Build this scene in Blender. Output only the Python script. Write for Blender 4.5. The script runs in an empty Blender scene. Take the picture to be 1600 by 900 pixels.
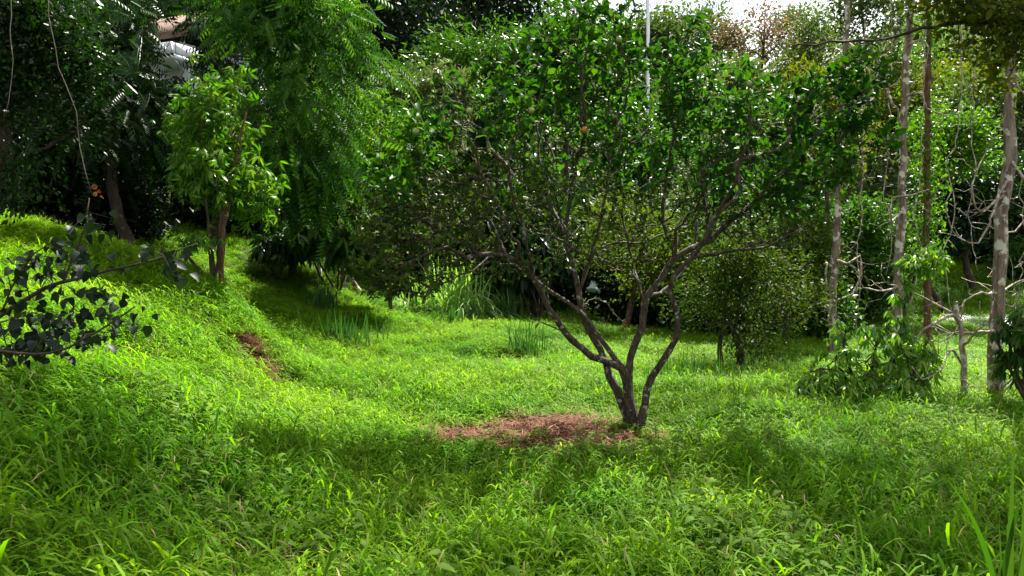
import bpy, math, random
import numpy as np
from mathutils import Vector
random.seed(7)
RNG = np.random.default_rng(11)
R = math.radians
scene = bpy.context.scene
COL = scene.collection

# ------------------------------------------------------------------ camera
CAM_Z = 1.6
FPX = 1245.0                       # focal length in photo pixels (1600 wide)
PITCH = math.atan(50 / FPX)
cd = bpy.data.cameras.new('camera'); cam = bpy.data.objects.new('camera', cd); COL.objects.link(cam)
cd.sensor_width = 36; cd.lens = 36 * FPX / 1600; cd.clip_start = 0.05; cd.clip_end = 1500
cam.location = (0, 0, CAM_Z); cam.rotation_euler = (R(90) - PITCH, 0, 0)
scene.camera = cam
cd.dof.use_dof = False

# ------------------------------------------------------------------ light
SUN_EL, SUN_AZ = R(53), R(30)      # azimuth from +Y towards +X
world = bpy.data.worlds.new('World'); scene.world = world; world.use_nodes = True
nt = world.node_tree; nt.nodes.clear()
out = nt.nodes.new('ShaderNodeOutputWorld'); bg = nt.nodes.new('ShaderNodeBackground')
sky = nt.nodes.new('ShaderNodeTexSky'); sky.sky_type = 'NISHITA'; sky.sun_disc = False
sky.sun_elevation = SUN_EL; sky.sun_rotation = SUN_AZ; sky.air_density = 1.0; sky.dust_density = 2.0; sky.ozone_density = 1.0
tc = nt.nodes.new('ShaderNodeTexCoord'); nz = nt.nodes.new('ShaderNodeTexNoise'); nz.inputs['Scale'].default_value = 3.0; nz.inputs['Detail'].default_value = 6
cr = nt.nodes.new('ShaderNodeValToRGB'); cr.color_ramp.elements[0].position = .36; cr.color_ramp.elements[1].position = .6
mx = nt.nodes.new('ShaderNodeMix'); mx.data_type = 'RGBA'; mx.inputs[7].default_value = (10.5, 10.4, 10.6, 1)
nt.links.new(tc.outputs['Generated'], nz.inputs['Vector']); nt.links.new(nz.outputs['Fac'], cr.inputs['Fac'])
nt.links.new(cr.outputs['Color'], mx.inputs[0]); nt.links.new(sky.outputs['Color'], mx.inputs[6])
nt.links.new(mx.outputs[2], bg.inputs['Color']); bg.inputs['Strength'].default_value = 0.05
nt.links.new(bg.outputs[0], out.inputs[0])
sd = bpy.data.lights.new('sun', 'SUN'); sd.energy = 5.0; sd.angle = R(0.6); sd.color = (1, .95, .84)
sun = bpy.data.objects.new('sun', sd); COL.objects.link(sun); sun.location = (20, 10, 40)
SUNV = Vector((math.cos(SUN_EL) * math.sin(SUN_AZ), math.cos(SUN_EL) * math.cos(SUN_AZ), math.sin(SUN_EL)))
sun.rotation_euler = SUNV.to_track_quat('Z', 'Y').to_euler()
vs = scene.view_settings; vs.view_transform = 'Standard'; vs.look = 'None'; vs.exposure = 2.2; vs.gamma = 1
cy = scene.cycles; cy.max_bounces = 7; cy.diffuse_bounces = 4; cy.transmission_bounces = 4; cy.glossy_bounces = 2; cy.volume_bounces = 0
cy.transparent_max_bounces = 4

# ------------------------------------------------------------------ helpers
def P(u, v, Y):
    """World point seen at photo pixel (u, v) at forward distance Y."""
    c = (450 - v) / FPX
    yy = math.cos(PITCH) + math.sin(PITCH) * c
    zz = -math.sin(PITCH) + math.cos(PITCH) * c
    return np.array([Y * ((u - 800) / FPX) / yy, Y, CAM_Z + Y * zz / yy])

def proj(p):
    p = np.atleast_2d(p); y = p[:, 1]; z = p[:, 2] - CAM_Z
    d = y * math.cos(PITCH) - z * math.sin(PITCH); h = y * math.sin(PITCH) + z * math.cos(PITCH)
    d = np.maximum(d, 1e-3)
    return 800 + FPX * p[:, 0] / d, 450 - FPX * h / d

def unit(a):
    return a / np.maximum(np.linalg.norm(a, axis=-1, keepdims=True), 1e-9)

def vnoise(x, y, s=1.0, seed=0):
    x = np.asarray(x) / s + seed * 17.3; y = np.asarray(y) / s + seed * 5.1
    xi, yi = np.floor(x), np.floor(y); fx, fy = x - xi, y - yi
    fx, fy = fx * fx * (3 - 2 * fx), fy * fy * (3 - 2 * fy)
    def h(a, b):
        t = np.sin(a * 127.1 + b * 311.7 + seed * 13.7) * 43758.5453
        return t - np.floor(t)
    return (h(xi, yi) * (1 - fx) + h(xi + 1, yi) * fx) * (1 - fy) + (h(xi, yi + 1) * (1 - fx) + h(xi + 1, yi + 1) * fx) * fy

def tag(o, label=None, cat=None, group=None, kind=None):
    if label: o['label'] = label
    if cat: o['category'] = cat
    if group: o['group'] = group
    if kind: o['kind'] = kind
    return o

def empty(name, loc, label, cat, group=None):
    o = bpy.data.objects.new(name, None); COL.objects.link(o); o.location = loc
    o.empty_display_size = .2
    return tag(o, label, cat, group)

def mesh_obj(name, verts, quads=None, tris=None, mat=None, parent=None, attr=None, smooth=True, link=True):
    """Fast mesh from numpy arrays; world-space verts, shifted into the parent's frame."""
    verts = np.asarray(verts, dtype=np.float32)
    if parent is not None:
        verts = verts - np.array(parent.location, dtype=np.float32)
    q = np.zeros((0, 4), int) if quads is None else np.asarray(quads, int).reshape(-1, 4)
    t = np.zeros((0, 3), int) if tris is None else np.asarray(tris, int).reshape(-1, 3)
    me = bpy.data.meshes.new(name)
    me.vertices.add(len(verts)); me.vertices.foreach_set('co', verts.ravel())
    nl = len(q) * 4 + len(t) * 3
    me.loops.add(nl); me.loops.foreach_set('vertex_index', np.concatenate([q.ravel(), t.ravel()]).astype(np.int32))
    ls = np.concatenate([np.arange(len(q)) * 4, len(q) * 4 + np.arange(len(t)) * 3]).astype(np.int32)
    me.polygons.add(len(ls)); me.polygons.foreach_set('loop_start', ls)
    if smooth: me.polygons.foreach_set('use_smooth', np.ones(len(ls), bool))
    for k, a in (attr or {}).items():
        at = me.attributes.new(k, 'FLOAT', 'POINT'); at.data.foreach_set('value', np.asarray(a, np.float32))
    me.update(calc_edges=True)
    if mat: me.materials.append(mat)
    o = bpy.data.objects.new(name, me)
    if link: COL.objects.link(o)
    if parent is not None: o.parent = parent
    return o

# ------------------------------------------------------------------ materials
def new_mat(name):
    m = bpy.data.materials.new(name); m.use_nodes = True; n = m.node_tree; n.nodes.clear()
    return m, n, n.nodes, n.links

def leaf_mat(name, cols, rough=.45, transl=.35, tcol=None, patch=None, spec=.16):
    """cols: 3-4 colours from dark to light picked by the per-leaf 'tint' attribute."""
    m, n, N, L = new_mat(name)
    o = N.new('ShaderNodeOutputMaterial'); b = N.new('ShaderNodeBsdfPrincipled'); t = N.new('ShaderNodeBsdfTranslucent'); mixs = N.new('ShaderNodeMixShader')
    a = N.new('ShaderNodeAttribute'); a.attribute_name = 'tint'
    r = N.new('ShaderNodeValToRGB')
    els = r.color_ramp.elements
    while len(els) < len(cols): els.new(.5)
    for i, c in enumerate(cols):
        els[i].position = i / (len(cols) - 1) if len(c) < 4 else c[3]; els[i].color = (*c[:3], 1)
    L.new(a.outputs['Fac'], r.inputs['Fac'])
    colout = r.outputs['Color']
    if patch:                                   # slow drift of colour over the ground (species, age of the growth)
        g = N.new('ShaderNodeNewGeometry'); z = N.new('ShaderNodeTexNoise'); z.inputs['Scale'].default_value = patch[0]; z.inputs['Detail'].default_value = 3
        L.new(g.outputs['Position'], z.inputs['Vector'])
        rr = N.new('ShaderNodeValToRGB'); rr.color_ramp.elements[0].position = .38; rr.color_ramp.elements[1].position = .64
        L.new(z.outputs['Fac'], rr.inputs['Fac'])
        mm = N.new('ShaderNodeMix'); mm.data_type = 'RGBA'; mm.blend_type = 'MULTIPLY'; mm.inputs[7].default_value = (*patch[1], 1)
        L.new(rr.outputs['Color'], mm.inputs[0]); L.new(colout, mm.inputs[6]); colout = mm.outputs[2]
        oi = N.new('ShaderNodeObjectInfo'); hs = N.new('ShaderNodeHueSaturation'); mr = N.new('ShaderNodeMapRange')
        mr.inputs[3].default_value = .72; mr.inputs[4].default_value = 1.22
        L.new(oi.outputs['Random'], mr.inputs[0]); L.new(mr.outputs[0], hs.inputs['Value']); L.new(colout, hs.inputs['Color']); colout = hs.outputs['Color']
    L.new(colout, b.inputs['Base Color'])
    b.inputs['Roughness'].default_value = rough; b.inputs['Specular IOR Level'].default_value = spec
    tm = N.new('ShaderNodeMix'); tm.data_type = 'RGBA'; tm.blend_type = 'MULTIPLY'; tm.inputs[0].default_value = 1
    tm.inputs[7].default_value = (*(tcol or (1.5, 1.75, .5)), 1)
    L.new(colout, tm.inputs[6]); L.new(tm.outputs[2], t.inputs['Color'])
    mixs.inputs[0].default_value = transl
    L.new(b.outputs[0], mixs.inputs[1]); L.new(t.outputs[0], mixs.inputs[2]); L.new(mixs.outputs[0], o.inputs[0])
    return m

def bark_mat(name, c0, c1, c2, scale=9, lich=.58, stretch=.35, bump=.5):
    """c0/c1 bark colours, c2 lichen patches."""
    m, n, N, L = new_mat(name)
    o = N.new('ShaderNodeOutputMaterial'); b = N.new('ShaderNodeBsdfPrincipled')
    g = N.new('ShaderNodeTexCoord'); mp = N.new('ShaderNodeMapping'); mp.inputs['Scale'].default_value = (1, 1, stretch)
    L.new(g.outputs['Object'], mp.inputs['Vector'])
    z1 = N.new('ShaderNodeTexNoise'); z1.inputs['Scale'].default_value = scale * 2.2; z1.inputs['Detail'].default_value = 6; z1.inputs['Roughness'].default_value = .7
    z2 = N.new('ShaderNodeTexNoise'); z2.inputs['Scale'].default_value = scale; z2.inputs['Detail'].default_value = 4
    L.new(mp.outputs[0], z1.inputs['Vector']); L.new(g.outputs['Object'], z2.inputs['Vector'])
    m1 = N.new('ShaderNodeMix'); m1.data_type = 'RGBA'; m1.inputs[6].default_value = (*c0, 1); m1.inputs[7].default_value = (*c1, 1)
    r1 = N.new('ShaderNodeValToRGB'); r1.color_ramp.elements[0].position = .4; r1.color_ramp.elements[1].position = .62
    L.new(z1.outputs['Fac'], r1.inputs['Fac']); L.new(r1.outputs['Color'], m1.inputs[0])
    r2 = N.new('ShaderNodeValToRGB'); r2.color_ramp.elements[0].position = lich; r2.color_ramp.elements[1].position = lich + .05
    L.new(z2.outputs['Fac'], r2.inputs['Fac'])
    m2 = N.new('ShaderNodeMix'); m2.data_type = 'RGBA'; m2.inputs[7].default_value = (*c2, 1)
    L.new(r2.outputs['Color'], m2.inputs[0]); L.new(m1.outputs[2], m2.inputs[6]); L.new(m2.outputs[2], b.inputs['Base Color'])
    b.inputs['Roughness'].default_value = .85; b.inputs['Specular IOR Level'].default_value = .25
    bp = N.new('ShaderNodeBump'); bp.inputs['Strength'].default_value = bump; bp.inputs['Distance'].default_value = .02
    L.new(z1.outputs['Fac'], bp.inputs['Height']); L.new(bp.outputs[0], b.inputs['Normal'])
    L.new(b.outputs[0], o.inputs[0])
    return m

def plain_mat(name, c0, c1=None, scale=4, rough=.7, metal=0):
    m, n, N, L = new_mat(name)
    o = N.new('ShaderNodeOutputMaterial'); b = N.new('ShaderNodeBsdfPrincipled'); b.inputs['Roughness'].default_value = rough; b.inputs['Metallic'].default_value = metal
    g = N.new('ShaderNodeTexCoord'); z = N.new('ShaderNodeTexNoise'); z.inputs['Scale'].default_value = scale; z.inputs['Detail'].default_value = 6
    L.new(g.outputs['Object'], z.inputs['Vector'])
    mm = N.new('ShaderNodeMix'); mm.data_type = 'RGBA'; mm.inputs[6].default_value = (*c0, 1); mm.inputs[7].default_value = (*(c1 or c0), 1)
    L.new(z.outputs['Fac'], mm.inputs[0]); L.new(mm.outputs[2], b.inputs['Base Color']); L.new(b.outputs[0], o.inputs[0])
    return m

M = {}
M['grass'] = leaf_mat('grass_blades', [(.046, .127, .003), (.092, .205, .004), (.16, .27, .01), (.32, .38, .08)], rough=.55, transl=.48, tcol=(2.0, 1.9, .3), patch=(.55, (.6, .82, .7)), spec=.06)  # palest tint stands in for sunlit highlights on the blades
M['grass_dry'] = leaf_mat('dry_stalks', [(.13, .1, .035), (.22, .17, .06), (.3, .26, .12)], rough=.6, transl=.25, tcol=(1, 1, .8))
M['dead'] = leaf_mat('dead_grass', [(.04, .011, .004), (.1, .028, .01), (.155, .055, .022), (.26, .15, .08)], rough=.7, transl=.15, tcol=(1, 1, .9))
M['citrus'] = leaf_mat('citrus_leaves', [(.0077, .0389, .0039), (.0142, .0616, .0045), (.0259, .0875, .0052), (.0551, .1037, .0097)], rough=.5, transl=.36, spec=.1, tcol=(1.7, 1.75, .4))
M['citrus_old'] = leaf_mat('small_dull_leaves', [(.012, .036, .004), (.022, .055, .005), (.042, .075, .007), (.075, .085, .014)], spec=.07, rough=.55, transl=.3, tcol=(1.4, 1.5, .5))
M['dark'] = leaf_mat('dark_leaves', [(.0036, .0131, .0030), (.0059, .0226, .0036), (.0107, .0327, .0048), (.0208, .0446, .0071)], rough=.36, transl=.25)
M['darkblue'] = leaf_mat('shade_toned_leaves', [(.0049, .0119, .0042), (.0084, .0196, .0063), (.0140, .0280, .0084)], rough=.5, transl=.2)  # deep shade of the wood is put into this leaf colour
M['fan'] = leaf_mat('fan_leaves', [(.0085, .0382, .0034), (.0170, .0638, .0043), (.0340, .0935, .0059), (.0638, .1275, .0119)], rough=.55, transl=.34, spec=.12)
M['shrub'] = leaf_mat('shrub_leaves', [(.035, .11, .008), (.06, .16, .01), (.1, .2, .014), (.18, .27, .04)], rough=.35, transl=.5, tcol=(1.9, 1.9, .4), spec=.35)
M['olive'] = leaf_mat('olive_leaves', [(.02, .045, .004), (.038, .07, .006), (.065, .095, .008), (.11, .13, .02)], rough=.55, transl=.38, spec=.07)
M['mid'] = leaf_mat('mid_leaves', [(.0104, .0403, .0034), (.0184, .0605, .0046), (.0317, .0806, .0058), (.0518, .1037, .0115)], rough=.4, transl=.36)
M['bright'] = leaf_mat('bright_leaves', [(.0203, .0709, .0033), (.0372, .1080, .0040), (.0608, .1350, .0054), (.0945, .1552, .0135)], rough=.38, transl=.42, tcol=(1.5, 1.7, .4))
M['yellow'] = leaf_mat('yellow_green_leaves', [(.0258, .0488, .0034), (.0459, .0746, .0040), (.0746, .0976, .0057), (.1148, .1148, .0172)], spec=.07, rough=.55, transl=.42, tcol=(1.5, 1.5, .4))
M['pale'] = leaf_mat('pale_leaves', [(.0346, .0576, .0173), (.0576, .0864, .0259), (.0922, .1152, .0461)], rough=.45, transl=.35, tcol=(1.3, 1.5, .6))
M['far'] = leaf_mat('far_leaves', [(.0230, .0432, .0144), (.0374, .0634, .0202), (.0576, .0864, .0288), (.0806, .1037, .0403)], rough=.5, transl=.35)
M['red'] = leaf_mat('reddish_leaves', [(.05, .07, .025), (.0640, .0560, .0240), (.1200, .0800, .0400), (.1920, .0960, .0560)], rough=.5, transl=.35, tcol=(1.3, 1.2, .7))
M['heart'] = leaf_mat('heart_leaves', [(.0050, .0122, .0072), (.0079, .0180, .0094), (.0126, .0252, .0126)], rough=.5, transl=.2, spec=.15)
M['orange'] = leaf_mat('orange_leaves', [(.0675, .0203, .0045), (.1125, .0450, .0067)], rough=.4, transl=.4, tcol=(1.3, 1.0, .4))
M['silver'] = leaf_mat('fern_leaves', [(.05, .09, .04), (.09, .15, .08)], rough=.4, transl=.3)
M['bark'] = bark_mat('citrus_bark', (.016, .012, .008), (.075, .055, .036), (.2, .2, .15), 16, .6, bump=1)
M['bark_dark'] = bark_mat('dark_bark', (.02, .014, .01), (.06, .042, .028), (.14, .13, .1), 8, .66)
M['bark_pale'] = bark_mat('pale_bark', (.07, .045, .032), (.22, .17, .13), (.42, .39, .33), 8, .55, stretch=.15)
M['bark_red'] = bark_mat('red_brown_bark', (.045, .022, .012), (.13, .07, .035), (.22, .17, .11), 8, .64)
M['twig'] = bark_mat('dry_twigs', (.11, .08, .06), (.3, .24, .19), (.42, .38, .33), 10, .55, bump=.2)

# ------------------------------------------------------------------ terrain
A = []
def anc(*l):
    for u, v, Y in l: A.append(P(u, v, Y) - np.array([0, 0, .15]))
anc((0, 900, 2.8), (300, 900, 3.6), (800, 900, 4.1), (1300, 900, 4.2), (1600, 900, 4.1),
    (0, 700, 3.9), (0, 600, 4.8), (0, 500, 6.4), (0, 420, 8.6), (0, 338, 11.0), (120, 362, 11.2), (240, 398, 11.0), (345, 440, 10.6),
    (200, 600, 5.9), (200, 500, 7.6), (200, 440, 9.4), (300, 700, 5.3), (300, 560, 7.7), (320, 480, 9.3),
    (400, 520, 9.6), (420, 545, 9.4), (400, 590, 8.5), (450, 640, 7.6), (500, 800, 5.1), (440, 600, 8.9), (470, 590, 9.6),
    (600, 640, 8.2), (800, 640, 8.2), (800, 760, 5.6), (990, 655, 8.0), (1200, 640, 8.3), (1200, 760, 5.6), (1500, 650, 8.0), (1600, 760, 5.5),
    (600, 590, 10.3), (850, 580, 10.8), (1100, 590, 10.6), (1400, 600, 10.2),
    (500, 566, 11.2), (600, 556, 12.0), (700, 556, 12.0), (800, 560, 12.0), (900, 550, 12.8),
    (700, 520, 13.4), (600, 520, 13.8), (700, 484, 17.5), (840, 520, 14.2), (900, 500, 17.5), (1000, 512, 17.0),
    (1150, 560, 12.9), (1250, 560, 12.6), (1300, 540, 14.3), (1100, 530, 15.0), (1500, 520, 17.0), (1500, 450, 24.0), (1600, 560, 13),
    (400, 470, 13.2), (360, 490, 11.9), (405, 530, 11.2), (300, 425, 12.6), (370, 425, 15.5), (440, 510, 12.2), (500, 470, 15.8), (540, 505, 13.8), (560, 425, 19.5), (560, 480, 15.8), (480, 425, 18),
    (300, 385, 16.0), (200, 372, 16.0), (80, 345, 16.0), (640, 470, 19.5), (800, 462, 23))
for x, y, z in ((-6, 1, 1.2), (-3, 0, .35), (0, 0, 0), (4, 0, 0), (10, 0, -.1), (-12, 4, 2.2), (-16, 12, 3.4), (-16, 22, 4.0), (-8, 24, 2.6), (0, 26, .5), (8, 26, .2), (16, 28, .8), (20, 12, -.2), (14, 6, -.1), (-6, -8, 1.0), (6, -8, -.1),
                (-20, -8, 3), (25, -8, 0), (30, 20, .6)):
    A.append(np.array([x, y, z]))
A = np.array(A)
def tps(d):
    return np.where(d > 0, d * d * np.log(np.maximum(d, 1e-6)), 0)
n_ = len(A); K = tps(np.linalg.norm(A[:, None, :2] - A[None, :, :2], axis=2)) + np.eye(n_) * .15
Pm = np.hstack([np.ones((n_, 1)), A[:, :2]])
S = np.block([[K, Pm], [Pm.T, np.zeros((3, 3))]])
W = np.linalg.solve(S, np.concatenate([A[:, 2], np.zeros(3)]))
def sm(a, b, x):
    t = np.clip((x - a) / (b - a), 0, 1); return t * t * (3 - 2 * t)
def ground(x, y):
    x = np.atleast_1d(np.asarray(x, float)); y = np.atleast_1d(np.asarray(y, float))
    xc = np.clip(x, -22, 30); yc = np.clip(y, -8, 28)
    d = np.hypot(xc[:, None] - A[None, :, 0], yc[:, None] - A[None, :, 1])
    z = tps(d) @ W[:n_] + W[n_] + W[n_ + 1] * xc + W[n_ + 2] * yc
    z += (vnoise(x, y, .9, 1) - .5) * .12 + (vnoise(x, y, .35, 2) - .5) * .05 + (vnoise(x, y, 3., 3) - .5) * .12
    # the hills behind: steep on the left and centre, lower on the right with the far ridge beyond
    left = sm(6, -12, x)
    z += sm(20, 60, y) * (9 + 14 * left) + sm(45, 110, y) * (10 + 12 * left + 6 * sm(30, 60, x))
    z += sm(-14, -40, x) * 10 + sm(24, 60, x) * 10
    return z
def gz(x, y): return float(ground(x, y)[0])

def axis(lo, hi, c, fine, grow):
    out = [c]; s = fine
    while out[-1] < hi: out.append(out[-1] + s); s = s if abs(out[-1] - c) < 14 else s * grow
    a = [c]; s = fine
    while a[-1] > lo: a.append(a[-1] - s); s = s if abs(a[-1] - c) < 10 else s * grow
    return np.array(a[::-1][:-1] + out)
gx = axis(-160, 180, 0, .16, 1.07); gy = axis(-60, 260, 6, .16, 1.06)
GX, GY = np.meshgrid(gx, gy); Z = ground(GX.ravel(), GY.ravel())
nx, ny = len(gx), len(gy); ii = (np.arange(ny - 1)[:, None] * nx + np.arange(nx - 1)).ravel()
quads = np.stack([ii, ii + 1, ii + nx + 1, ii + nx], 1)

# bare soil patches: centre, radii (world), rotation
PT = P(850, 668, 7.75); PATCH = [(PT[0] + .02, PT[1] - .12, 1.14, .78, 0.0)]
for (u, v, Y, a, b, r) in ((408, 560, 9.2, .34, .15, -.9), (385, 520, 9.5, .2, .09, -.8), (796, 556, 12.1, .5, .17, 0), (665, 632, 8.5, .3, .14, 0), (1030, 650, 8.1, .3, .12, 0)):
    p = P(u, v, Y); PATCH.append((p[0], p[1], a, b, r))
def bare(x, y):
    """1 inside a bare patch, 0 on turf."""
    m = np.zeros_like(x)
    for cx, cyy, a, b, r in PATCH:
        dx, dy = x - cx, y - cyy; c, s = math.cos(r), math.sin(r)
        q = np.hypot((dx * c + dy * s) / a, (-dx * s + dy * c) / b)
        q = q + (vnoise(x, y, .25, 5) - .5) * .55
        m = np.maximum(m, 1 - sm(.8, 1.15, q))
    return m
soil = bare(GX.ravel(), GY.ravel())
m, n, N, L = new_mat('soil')
o = N.new('ShaderNodeOutputMaterial'); b = N.new('ShaderNodeBsdfPrincipled'); b.inputs['Roughness'].default_value = .95; b.inputs['Specular IOR Level'].default_value = .1
g = N.new('ShaderNodeTexCoord'); z = N.new('ShaderNodeTexNoise'); z.inputs['Scale'].default_value = 9; z.inputs['Detail'].default_value = 8; z.inputs['Roughness'].default_value = .7
L.new(g.outputs['Object'], z.inputs['Vector'])
r1 = N.new('ShaderNodeValToRGB'); e = r1.color_ramp.elements; e[0].color = (.018, .022, .008, 1); e[1].color = (.045, .055, .014, 1); e[0].position = .35; e[1].position = .7
r2 = N.new('ShaderNodeValToRGB'); e = r2.color_ramp.elements; e[0].color = (.025, .012, .007, 1); e[1].color = (.11, .045, .026, 1); e[0].position = .35; e[1].position = .68
L.new(z.outputs['Fac'], r1.inputs['Fac']); L.new(z.outputs['Fac'], r2.inputs['Fac'])
at = N.new('ShaderNodeAttribute'); at.attribute_name = 'soil'; mm = N.new('ShaderNodeMix'); mm.data_type = 'RGBA'
L.new(at.outputs['Fac'], mm.inputs[0]); L.new(r1.outputs[0], mm.inputs[6]); L.new(r2.outputs[0], mm.inputs[7]); L.new(mm.outputs[2], b.inputs['Base Color'])
bp = N.new('ShaderNodeBump'); bp.inputs['Strength'].default_value = .8; bp.inputs['Distance'].default_value = .05; L.new(z.outputs['Fac'], bp.inputs['Height']); L.new(bp.outputs[0], b.inputs['Normal'])
L.new(b.outputs[0], o.inputs[0]); M['soil'] = m
go = mesh_obj('ground', np.stack([GX.ravel(), GY.ravel(), Z], 1), quads=quads, mat=M['soil'], attr={'soil': soil})
tag(go, 'grassy clearing with a bank on the left and forest slopes behind', 'ground', kind='structure')

# ------------------------------------------------------------------ leaf templates (length along +Y, width X, normal +Z)
def tpl_leaf(w=.5, fold=.12, curl=.15, peak=.45, rows=3):
    """Folded, curling leaf of unit length."""
    V = [(0, 0, 0)]; Q = []; T = []
    ts = np.linspace(0, 1, rows + 2)[1:-1]
    for t in ts:
        h = w / 2 * math.sin(math.pi * t ** (math.log(.5) / math.log(peak))) ** .8
        zz = -curl * t * t
        V += [(-h, t, zz + fold * h * 2), (0, t, zz), (h, t, zz + fold * h * 2)]
    V.append((0, 1, -curl))
    T += [(0, 2, 1), (0, 3, 2)]
    for i in range(rows - 1):
        a = 1 + i * 3; Q += [(a, a + 1, a + 4, a + 3), (a + 1, a + 2, a + 5, a + 4)]
    a = 1 + (rows - 1) * 3; e = len(V) - 1; T += [(a, a + 1, e), (a + 1, a + 2, e)]
    return np.array(V, float), np.array(Q, int).reshape(-1, 4), np.array(T, int)
def tpl_simple(w=.5, fold=.15):
    return (np.array([(0, 0, 0), (-w / 2, .45, fold * w), (0, 1, -.08), (w / 2, .45, fold * w)], float), np.zeros((0, 4), int), np.array([(0, 2, 1), (0, 3, 2)]))
def join_tpl(parts):
    V, Q, T = [], [], []; k = 0
    for v, q, t in parts:
        V.append(v); Q.append(q + k); T.append(t + k); k += len(v)
    return np.vstack(V), np.vstack(Q), np.vstack(T)
def xf(tpl, M3, off, s=1):
    v, q, t = tpl; return (v * s) @ np.array(M3).T + np.array(off), q, t
def rotm(ax, a):
    c, s = math.cos(a), math.sin(a)
    return np.array({'x': [[1, 0, 0], [0, c, -s], [0, s, c]], 'y': [[c, 0, s], [0, 1, 0], [-s, 0, c]], 'z': [[c, -s, 0], [s, c, 0], [0, 0, 1]]}[ax])
def tpl_pinnate(pairs=7, w=.3, ll=.36, droop=.95):
    ps = []
    for i in range(pairs):
        t = .15 + .85 * i / (pairs - 1)
        base = (0, t, -.25 * t * t)
        L_ = ll * (1 - .45 * abs(t - .55))
        for s in (-1, 1):
            ps.append(xf(tpl_simple(w), rotm('z', -s * 1.05) @ rotm('x', -droop), base, L_))
    rach = (np.array([(-.008, 0, 0), (.008, 0, 0), (.005, .55, -.075), (-.005, .55, -.075), (0, 1, -.25)]), np.array([(0, 1, 2, 3)]), np.array([(3, 2, 4)]))
    return join_tpl(ps + [rach])
def tpl_rosette(nl=6, w=.28, droop=.6, fine=True):
    ps = []
    for i in range(nl):
        a = i * 2.4; d = droop * (.6 + .8 * ((i * .37) % 1))
        ps.append(xf(tpl_leaf(w, .1, .3, .45, 2) if fine else tpl_simple(w), rotm('z', a) @ rotm('x', -d), (0, 0, -.02 * i), .75 + .25 * ((i * .61) % 1)))
    return join_tpl(ps)
TP = {'citrus': tpl_leaf(.5, .22, .12), 'ovate': tpl_simple(.5), 'long': tpl_simple(.26), 'fine': tpl_simple(.4), 'heart': tpl_leaf(.85, .25, .3, .36, 4),
      'pinnate': tpl_pinnate(), 'rosette': tpl_rosette(), 'rosette_far': tpl_rosette(5, .3, .7, False), 'mango': tpl_rosette(8, .24, .75), 'broad': tpl_leaf(.42, .15, .35)}

def frames(D, Nrm):
    """Rotation matrices whose Y is D and Z is near Nrm."""
    D = unit(D); X = unit(np.cross(D, Nrm)); Zz = np.cross(X, D)
    return np.stack([X, D, Zz], axis=2)
def scatter(tpl, pos, D, Nrm, size, tint, wide=None):
    v, q, t = tpl; F = frames(D, Nrm); n = len(pos)
    vv = np.broadcast_to(v[None], (n, len(v), 3)).copy()
    if wide is not None: vv[:, :, 0] *= wide[:, None]
    W_ = np.einsum('nij,nvj->nvi', F, vv) * size[:, None, None] + pos[:, None, :]
    off = (np.arange(n) * len(v))[:, None, None]
    return (W_.reshape(-1, 3), (q[None] + off).reshape(-1, 4), (t[None] + off).reshape(-1, 3), np.repeat(tint, len(v)))
def merge(parts):
    V, Q, T, a = [], [], [], []; k = 0
    for v, q, t, ti in parts:
        V.append(v); Q.append(q + k); T.append(t + k); a.append(ti); k += len(v)
    return np.vstack(V), np.vstack(Q), np.vstack(T), np.concatenate(a)

def cloud(tpl, pts, rng, size, up=.6, out=None, droop=0., tint=None, jit=.3):
    """One leaf per point: heading outwards from `out` (or anywhere), with a droop, facing mostly up."""
    n = len(pts); d = unit(rng.normal(size=(n, 3)))
    if out is not None: d = unit(d + 1.1 * unit(pts - out))
    d[:, 2] -= droop; d = unit(d)
    nr = unit(rng.normal(size=(n, 3)) * .55 + np.array([0, 0, up]))
    s = size * (1 + jit * rng.normal(size=n)).clip(.45, 1.7)
    ti = rng.beta(2, 2, n) if tint is None else tint
    return scatter(tpl, pts, d, nr, s, ti)

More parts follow.
